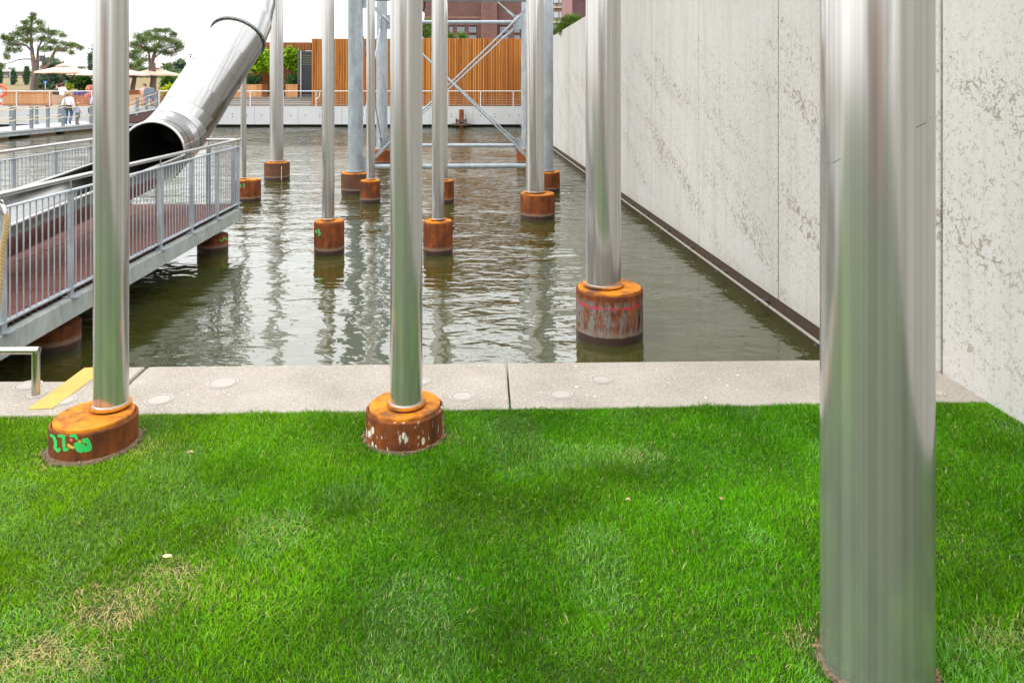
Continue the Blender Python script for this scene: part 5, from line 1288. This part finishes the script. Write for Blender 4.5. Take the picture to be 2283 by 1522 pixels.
a_, b_, c_ = P(1259.5, 0, 150).x, P(1276, 0, 150).x, P(1345, 0, 150).x
MB().box(((a_ + b_) / 2, 155, 25), (b_ - a_, 10, 48)).build('edge_strip', M['pink'], bt); MB().box(((b_ + c_) / 2, 155.2, 25), (c_ - b_, 10, 48)).build('wall', M['brick_dark'], bt)
MB().box((P(1294, 0, 150).x, 150.15, P(0, -4, 150).z), (12 * 150 / F, .2, 9 * 150 / F)).build('window', M['bwin'], bt)
# pines peeping over the fence and the wall
bush('upright pine peeping over the pavilion at the power station corner', 'young_pine', 56, [(953, 66, 9, 16), (950, 78, 10, 10), (957, 52, 3, 6)], 'pine2', .34, 190, (.4, 1.6), long=1.2, spread=.22, up=.9, cat='tree', nb=8)
bush('low pine top over the pavilion, left of two', 'young_pine', 50, [(1004, 84, 5, 6)], 'pine2', .3, 24, (.5, 1.6), long=1.1, spread=.22, up=1.2, cat='tree', nb=8)
bush('low pine top over the pavilion, right of two', 'young_pine', 50, [(1026, 84, 8, 5), (1034, 85, 5, 4)], 'pine2', .3, 36, (.5, 1.6), long=1.1, spread=.22, up=1.2, cat='tree', nb=8)
bush('dark green mountain pine behind the top edge of the concrete wall', 'mountain_pine', 24.0, [(1262, 56, 10, 14), (1273, 48, 9, 10), (1253, 66, 8, 10), (1285, 48, 6, 8)], 'pine2', .17, 150, (.35, 1.5), long=1.2, spread=.2, up=.9, cat='tree', nb=9)
bush('small mountain pine tuft at the far end of the concrete wall', 'mountain_pine', 27.2, [(1237, 76, 5, 8), (1243, 74, 4, 5)], 'pine2', .17, 40, (.35, 1.5), long=1.2, spread=.2, up=.9, cat='tree', nb=9)

# ------------------------------------------------------------------ behind the viewpoint: unseen kiosk and trees added for the polished pipes to mirror
ks = thing('reflection_kiosk', 'unseen brown kiosk added behind the viewpoint for the pipes to mirror', 'kiosk', (-5.0, -11, LAWN))
MB().box((-5.0, -11, LAWN + 1.9), (6.0, 3.0, 3.8)).build('wall', M['plank_red'], ks); MB().box((-5.0, -11, LAWN + 3.95), (6.8, 3.8, .22)).build('roof', M['anthracite'], ks)
MB().box((-4.0, -9.48, LAWN + 1.1), (1.0, .08, 2.2)).build('door', M['anthracite'], ks); MB().box((-6.2, -9.48, LAWN + 1.6), (1.6, .08, 1.1)).build('window', M['glass'], ks)
for tx, ty, lab in ((-14, -16, 'unseen tree added for reflections behind the viewpoint on the left'), (.5, -17, 'unseen tree added for reflections behind the viewpoint in the middle')):
    t = thing('broadleaf_tree', lab, 'tree', (tx, ty, LAWN), 'unseen trees added for reflections')
    MB().sweep([(tx, ty, LAWN), (tx + .1, ty, 2.6), (tx, ty, 4.5)], [.22, .17, .06], 8).build('trunk', M['bark'], t, True)
    foliage('crown', M['shrub'], t, np.vstack([in_ellipsoid((tx + random.uniform(-1.5, 1.5), ty + random.uniform(-1, 1), random.uniform(3.2, 6)), (1.3, 1.3, 1.0), 160, .3) for _ in range(8)]), .32, 4, .7, 1.2)
# ------------------------------------------------------------------ the lawn
def vnoise(x, y, seed, freq):
    g = np.random.default_rng(seed).uniform(0, 1, (64, 64)); u, v = x * freq + 500, y * freq + 500
    i, j = np.floor(u).astype(int), np.floor(v).astype(int); fu, fv = u - i, v - j
    fu, fv = fu * fu * (3 - 2 * fu), fv * fv * (3 - 2 * fv)
    a, b, c, d = g[i % 64, j % 64], g[(i + 1) % 64, j % 64], g[i % 64, (j + 1) % 64], g[(i + 1) % 64, (j + 1) % 64]
    return (a * (1 - fu) + b * fu) * (1 - fv) + (c * (1 - fu) + d * fu) * fv
def grass(N, xr, yr, wscale):
    x = rng.uniform(*xr, N); y = rng.uniform(*yr, N)
    edge = 4.226 + .0344 * (x + 2.143) - .088 + (vnoise(x, y * 0, 3, 7) - .5) * .03 + np.abs(rng.normal(0, .004, N))
    dry = np.zeros(N)
    for px, py, rx, ry, s in ((380, 1270, 80, 22, .9), (240, 1375, 90, 34, 1.1), (110, 1462, 120, 46, 1.1), (300, 1330, 160, 60, .5), (60, 1500, 140, 50, .5), (1790, 1430, 45, 28, .9), (600, 1190, 110, 30, .18),
                              (1420, 1015, 50, 14, .22), (2180, 886, 45, 9, .8), (790, 915, 35, 8, .7), (110, 1040, 40, 14, .8), (90, 925, 60, 10, .7), (1900, 905, 60, 8, .5), (1000, 975, 30, 12, .5), (2230, 1420, 90, 40, .25), (330, 1000, 45, 20, .35)):
        c = G(px, py, LAWN); sx = rx * c.y / F; sy = max(.02, ry * c.y * c.y / (F * (H - LAWN)))
        dry = np.maximum(dry, s * np.exp(-(((x - c.x) / sx) ** 2 + ((y - c.y) / sy) ** 2)))
    dry = dry * (.35 + 1.3 * vnoise(x, y, 11, 9))
    thin = dry * .25 + .10 * np.clip(vnoise(x, y, 5, 2.5) - .62, 0, 1) * 3
    keep = (y < edge) & (x < wallx(y) - .01) & (rng.uniform(0, 1, N) > thin)
    for (cx_, cy_), r in (((-2.156, 3.80), .203), ((-.568, 3.90), .203), ((1.160, 2.345), .1655)):
        dd = np.hypot(x - cx_, y - cy_); keep &= (dd > r + .004) & ((dd > r + .035) | (rng.uniform(0, 1, N) < .45))
    x, y, dry = x[keep], y[keep], np.clip(dry[keep], 0, 1); K = len(x)
    hgt = (.014 + .017 * rng.uniform(0, 1, K) ** 1.3) * (.72 + .62 * vnoise(x, y, 21, 4.5)) * (1 - .35 * dry)
    hgt *= np.where(rng.uniform(0, 1, K) < .04, 1.45, 1)
    a0 = vnoise(x, y, 31, 1.6) * 9 + vnoise(x, y, 32, 6) * 5; a = a0 + rng.normal(0, 1.9, K)
    lean = np.clip(.18 + .80 * rng.uniform(0, 1, K) + .5 * (vnoise(x, y, 33, 5) - .4) + .5 * dry, .1, 1.9)
    dx, dy = np.cos(a), np.sin(a); wa = rng.uniform(0, 2 * math.pi, K); wx_, wy_ = np.cos(wa), np.sin(wa)
    wd = (.0011 + .0009 * rng.uniform(0, 1, K)) * wscale
    v = np.empty((K, 5, 3)); z0 = LAWN - .004
    def at(f, cu): return x + dx * hgt * f * lean * cu, y + dy * hgt * f * lean * cu, z0 + hgt * f * (1 - .35 * f * np.minimum(lean, 1.5) * .6)
    X1, Y1, Z1 = at(.55, .55); X2, Y2, Z2 = at(1.0, 1.0)
    v[:, 0] = np.stack([x - wx_ * wd, y - wy_ * wd, np.full(K, z0)], 1); v[:, 1] = np.stack([x + wx_ * wd, y + wy_ * wd, np.full(K, z0)], 1)
    v[:, 2] = np.stack([X1 + wx_ * wd * .8, Y1 + wy_ * wd * .8, Z1], 1); v[:, 3] = np.stack([X1 - wx_ * wd * .8, Y1 - wy_ * wd * .8, Z1], 1); v[:, 4] = np.stack([X2, Y2, Z2], 1)
    big = vnoise(x, y, 41, .9); mid = vnoise(x, y, 42, 4.0)
    tone = (.50 + .45 * big + .55 * mid) * rng.uniform(.45, 1.55, K)
    yel = np.clip(.08 + .30 * vnoise(x, y, 43, 2.2) + rng.normal(0, .16, K) + .25 * np.clip(-.3 - x, 0, 1.5), 0, 1)
    g0 = np.array([.054, .245, .003]); g1 = np.array([.215, .38, .006]); st = np.array([.58, .46, .22]); bl = np.array([.16, .31, .08])
    c = g0[None] * (1 - yel[:, None]) + g1[None] * yel[:, None]
    pale = (rng.uniform(0, 1, K) < .06 + .30 * (vnoise(x, y, 44, 3) > .68))[:, None]; c = np.where(pale, bl[None] * 1.15, c)
    c = c * tone[:, None]
    sd_ = rng.uniform(0, 1, K) < np.clip(.015 + dry * .85, 0, 1); c = np.where(sd_[:, None], st[None] * rng.uniform(.6, 1.25, K)[:, None], c)
    colr = np.ones((K, 5, 4)); colr[:, :, :3] = c[:, None, :]
    colr[:, 4, :3] *= 1.12
    V = v.reshape(-1, 3); me = bpy.data.meshes.new('grass'); me.vertices.add(K * 5); me.vertices.foreach_set('co', V.astype(np.float32).ravel())
    b5 = np.arange(K, dtype=np.int32)[:, None] * 5
    li = (b5 + np.array([0, 1, 2, 3, 3, 2, 4], dtype=np.int32)[None]).ravel()
    me.loops.add(K * 7); me.loops.foreach_set('vertex_index', li)
    me.polygons.add(K * 2); st_ = (np.arange(K, dtype=np.int32)[:, None] * 7 + np.array([0, 4], dtype=np.int32)[None]).ravel(); me.polygons.foreach_set('loop_start', st_)
    at_ = me.color_attributes.new('tint', 'FLOAT_COLOR', 'POINT'); at_.data.foreach_set('color', colr.astype(np.float32).ravel())
    me.materials.append(M['grass']); me.update(); me.validate()
    return me
M['grass'] = leaf('grass_blades', (1, 1, 1), trans=.30, spec=.06)
gm = grass(820000, (-3.9, 3.1), (1.6, 4.3), 1.0)
tag(link('grass', gm, None, (0, 0, 0)), 'short bright green lawn grass with dry straw coloured patches at lower left', 'grass', None, 'stuff')
gm2 = grass(110000, (-7, 3.2), (-3.0, 1.55), 1.8)
tag(link('grass', gm2, None, (0, 0, 0)), 'lawn grass continuing behind the viewpoint', 'grass', None, 'stuff')
tag(link('grass', grass(150000, (-8, -3.9), (1.55, 4.3), 1.5), None, (0, 0, 0)), 'lawn grass continuing beyond the left edge', 'grass', None, 'stuff')
def soil_ring(cx_, cy_, r, wd, label):
    mb = MB(); n = 60; vs_ = []
    for j in range(n):
        a = 2 * math.pi * j / n; o = wd * random.uniform(.3, 1.25)
        for rr, z in ((r - .004, LAWN + .020), (r + o * .5, LAWN + .016 + random.uniform(-.005, .006)), (r + o, LAWN + .004)):
            vs_.append((cx_ + math.cos(a) * rr, cy_ + math.sin(a) * rr, z))
    fs = []
    for j in range(n):
        k = (j + 1) % n
        for q in (0, 1): fs.append((3 * j + q, 3 * j + q + 1, 3 * k + q + 1, 3 * k + q))
    mb.add(vs_, fs)
    for _ in range(70):
        a = random.uniform(0, 6.283); rr = r + random.uniform(.004, wd * 1.3); s_ = random.uniform(.003, .008)
        mb.box((cx_ + math.cos(a) * rr, cy_ + math.sin(a) * rr, LAWN + .020), (s_ * 2.2, s_, s_ * .5), random.uniform(0, 3), 1)
    return tag(mb.build('soil_ring', [M['soil'], M['litter']]), label, None, None, 'stuff')
soil_ring(-2.156, 3.80, .203, .026, 'ring of bare brown soil and litter round the graffiti pile on the lawn')
soil_ring(-.568, 3.90, .203, .014, 'thin ring of soil and litter round the splattered pile on the lawn')
soil_ring(1.160, 2.345, .1655, .014, 'thin ring of soil round the foot of the nearest column')
# bits lying on the lawn
for px, py, s, mt, lab in ((373, 1238, .014, 'chip', 'small round tan chip lying on the lawn at lower left'), (423, 1007, .012, 'drybit', 'curled dry leaf on the lawn right of the graffiti pile'),
                           (1402, 1112, .008, 'drybit', 'tiny dry leaf on the lawn, left of two at centre right'), (1608, 1110, .009, 'drybit', 'tiny dry leaf on the lawn, right of two at centre right')):
    c = G(px, py, LAWN + .04); mb = MB(); n = 9; vs_ = [(c.x, c.y, c.z + .006)]
    for j in range(n):
        a = 2 * math.pi * j / n; r = s * (1 if mt == 'chip' else random.uniform(.5, 1.6)); vs_.append((c.x + math.cos(a) * r * 1.3, c.y + math.sin(a) * r * .8, c.z + (0 if mt == 'chip' else random.uniform(-.004, .006))))
    vs_.append((c.x, c.y, c.z - .004)); mb.add(vs_, [(0, 1 + j, 1 + (j + 1) % n) for j in range(n)] + [(n + 1, 1 + (j + 1) % n, 1 + j) for j in range(n)])
    tag(mb.build('fallen_chip' if mt == 'chip' else 'dry_leaf', M[mt], None, True), lab, 'chip' if mt == 'chip' else 'leaf')
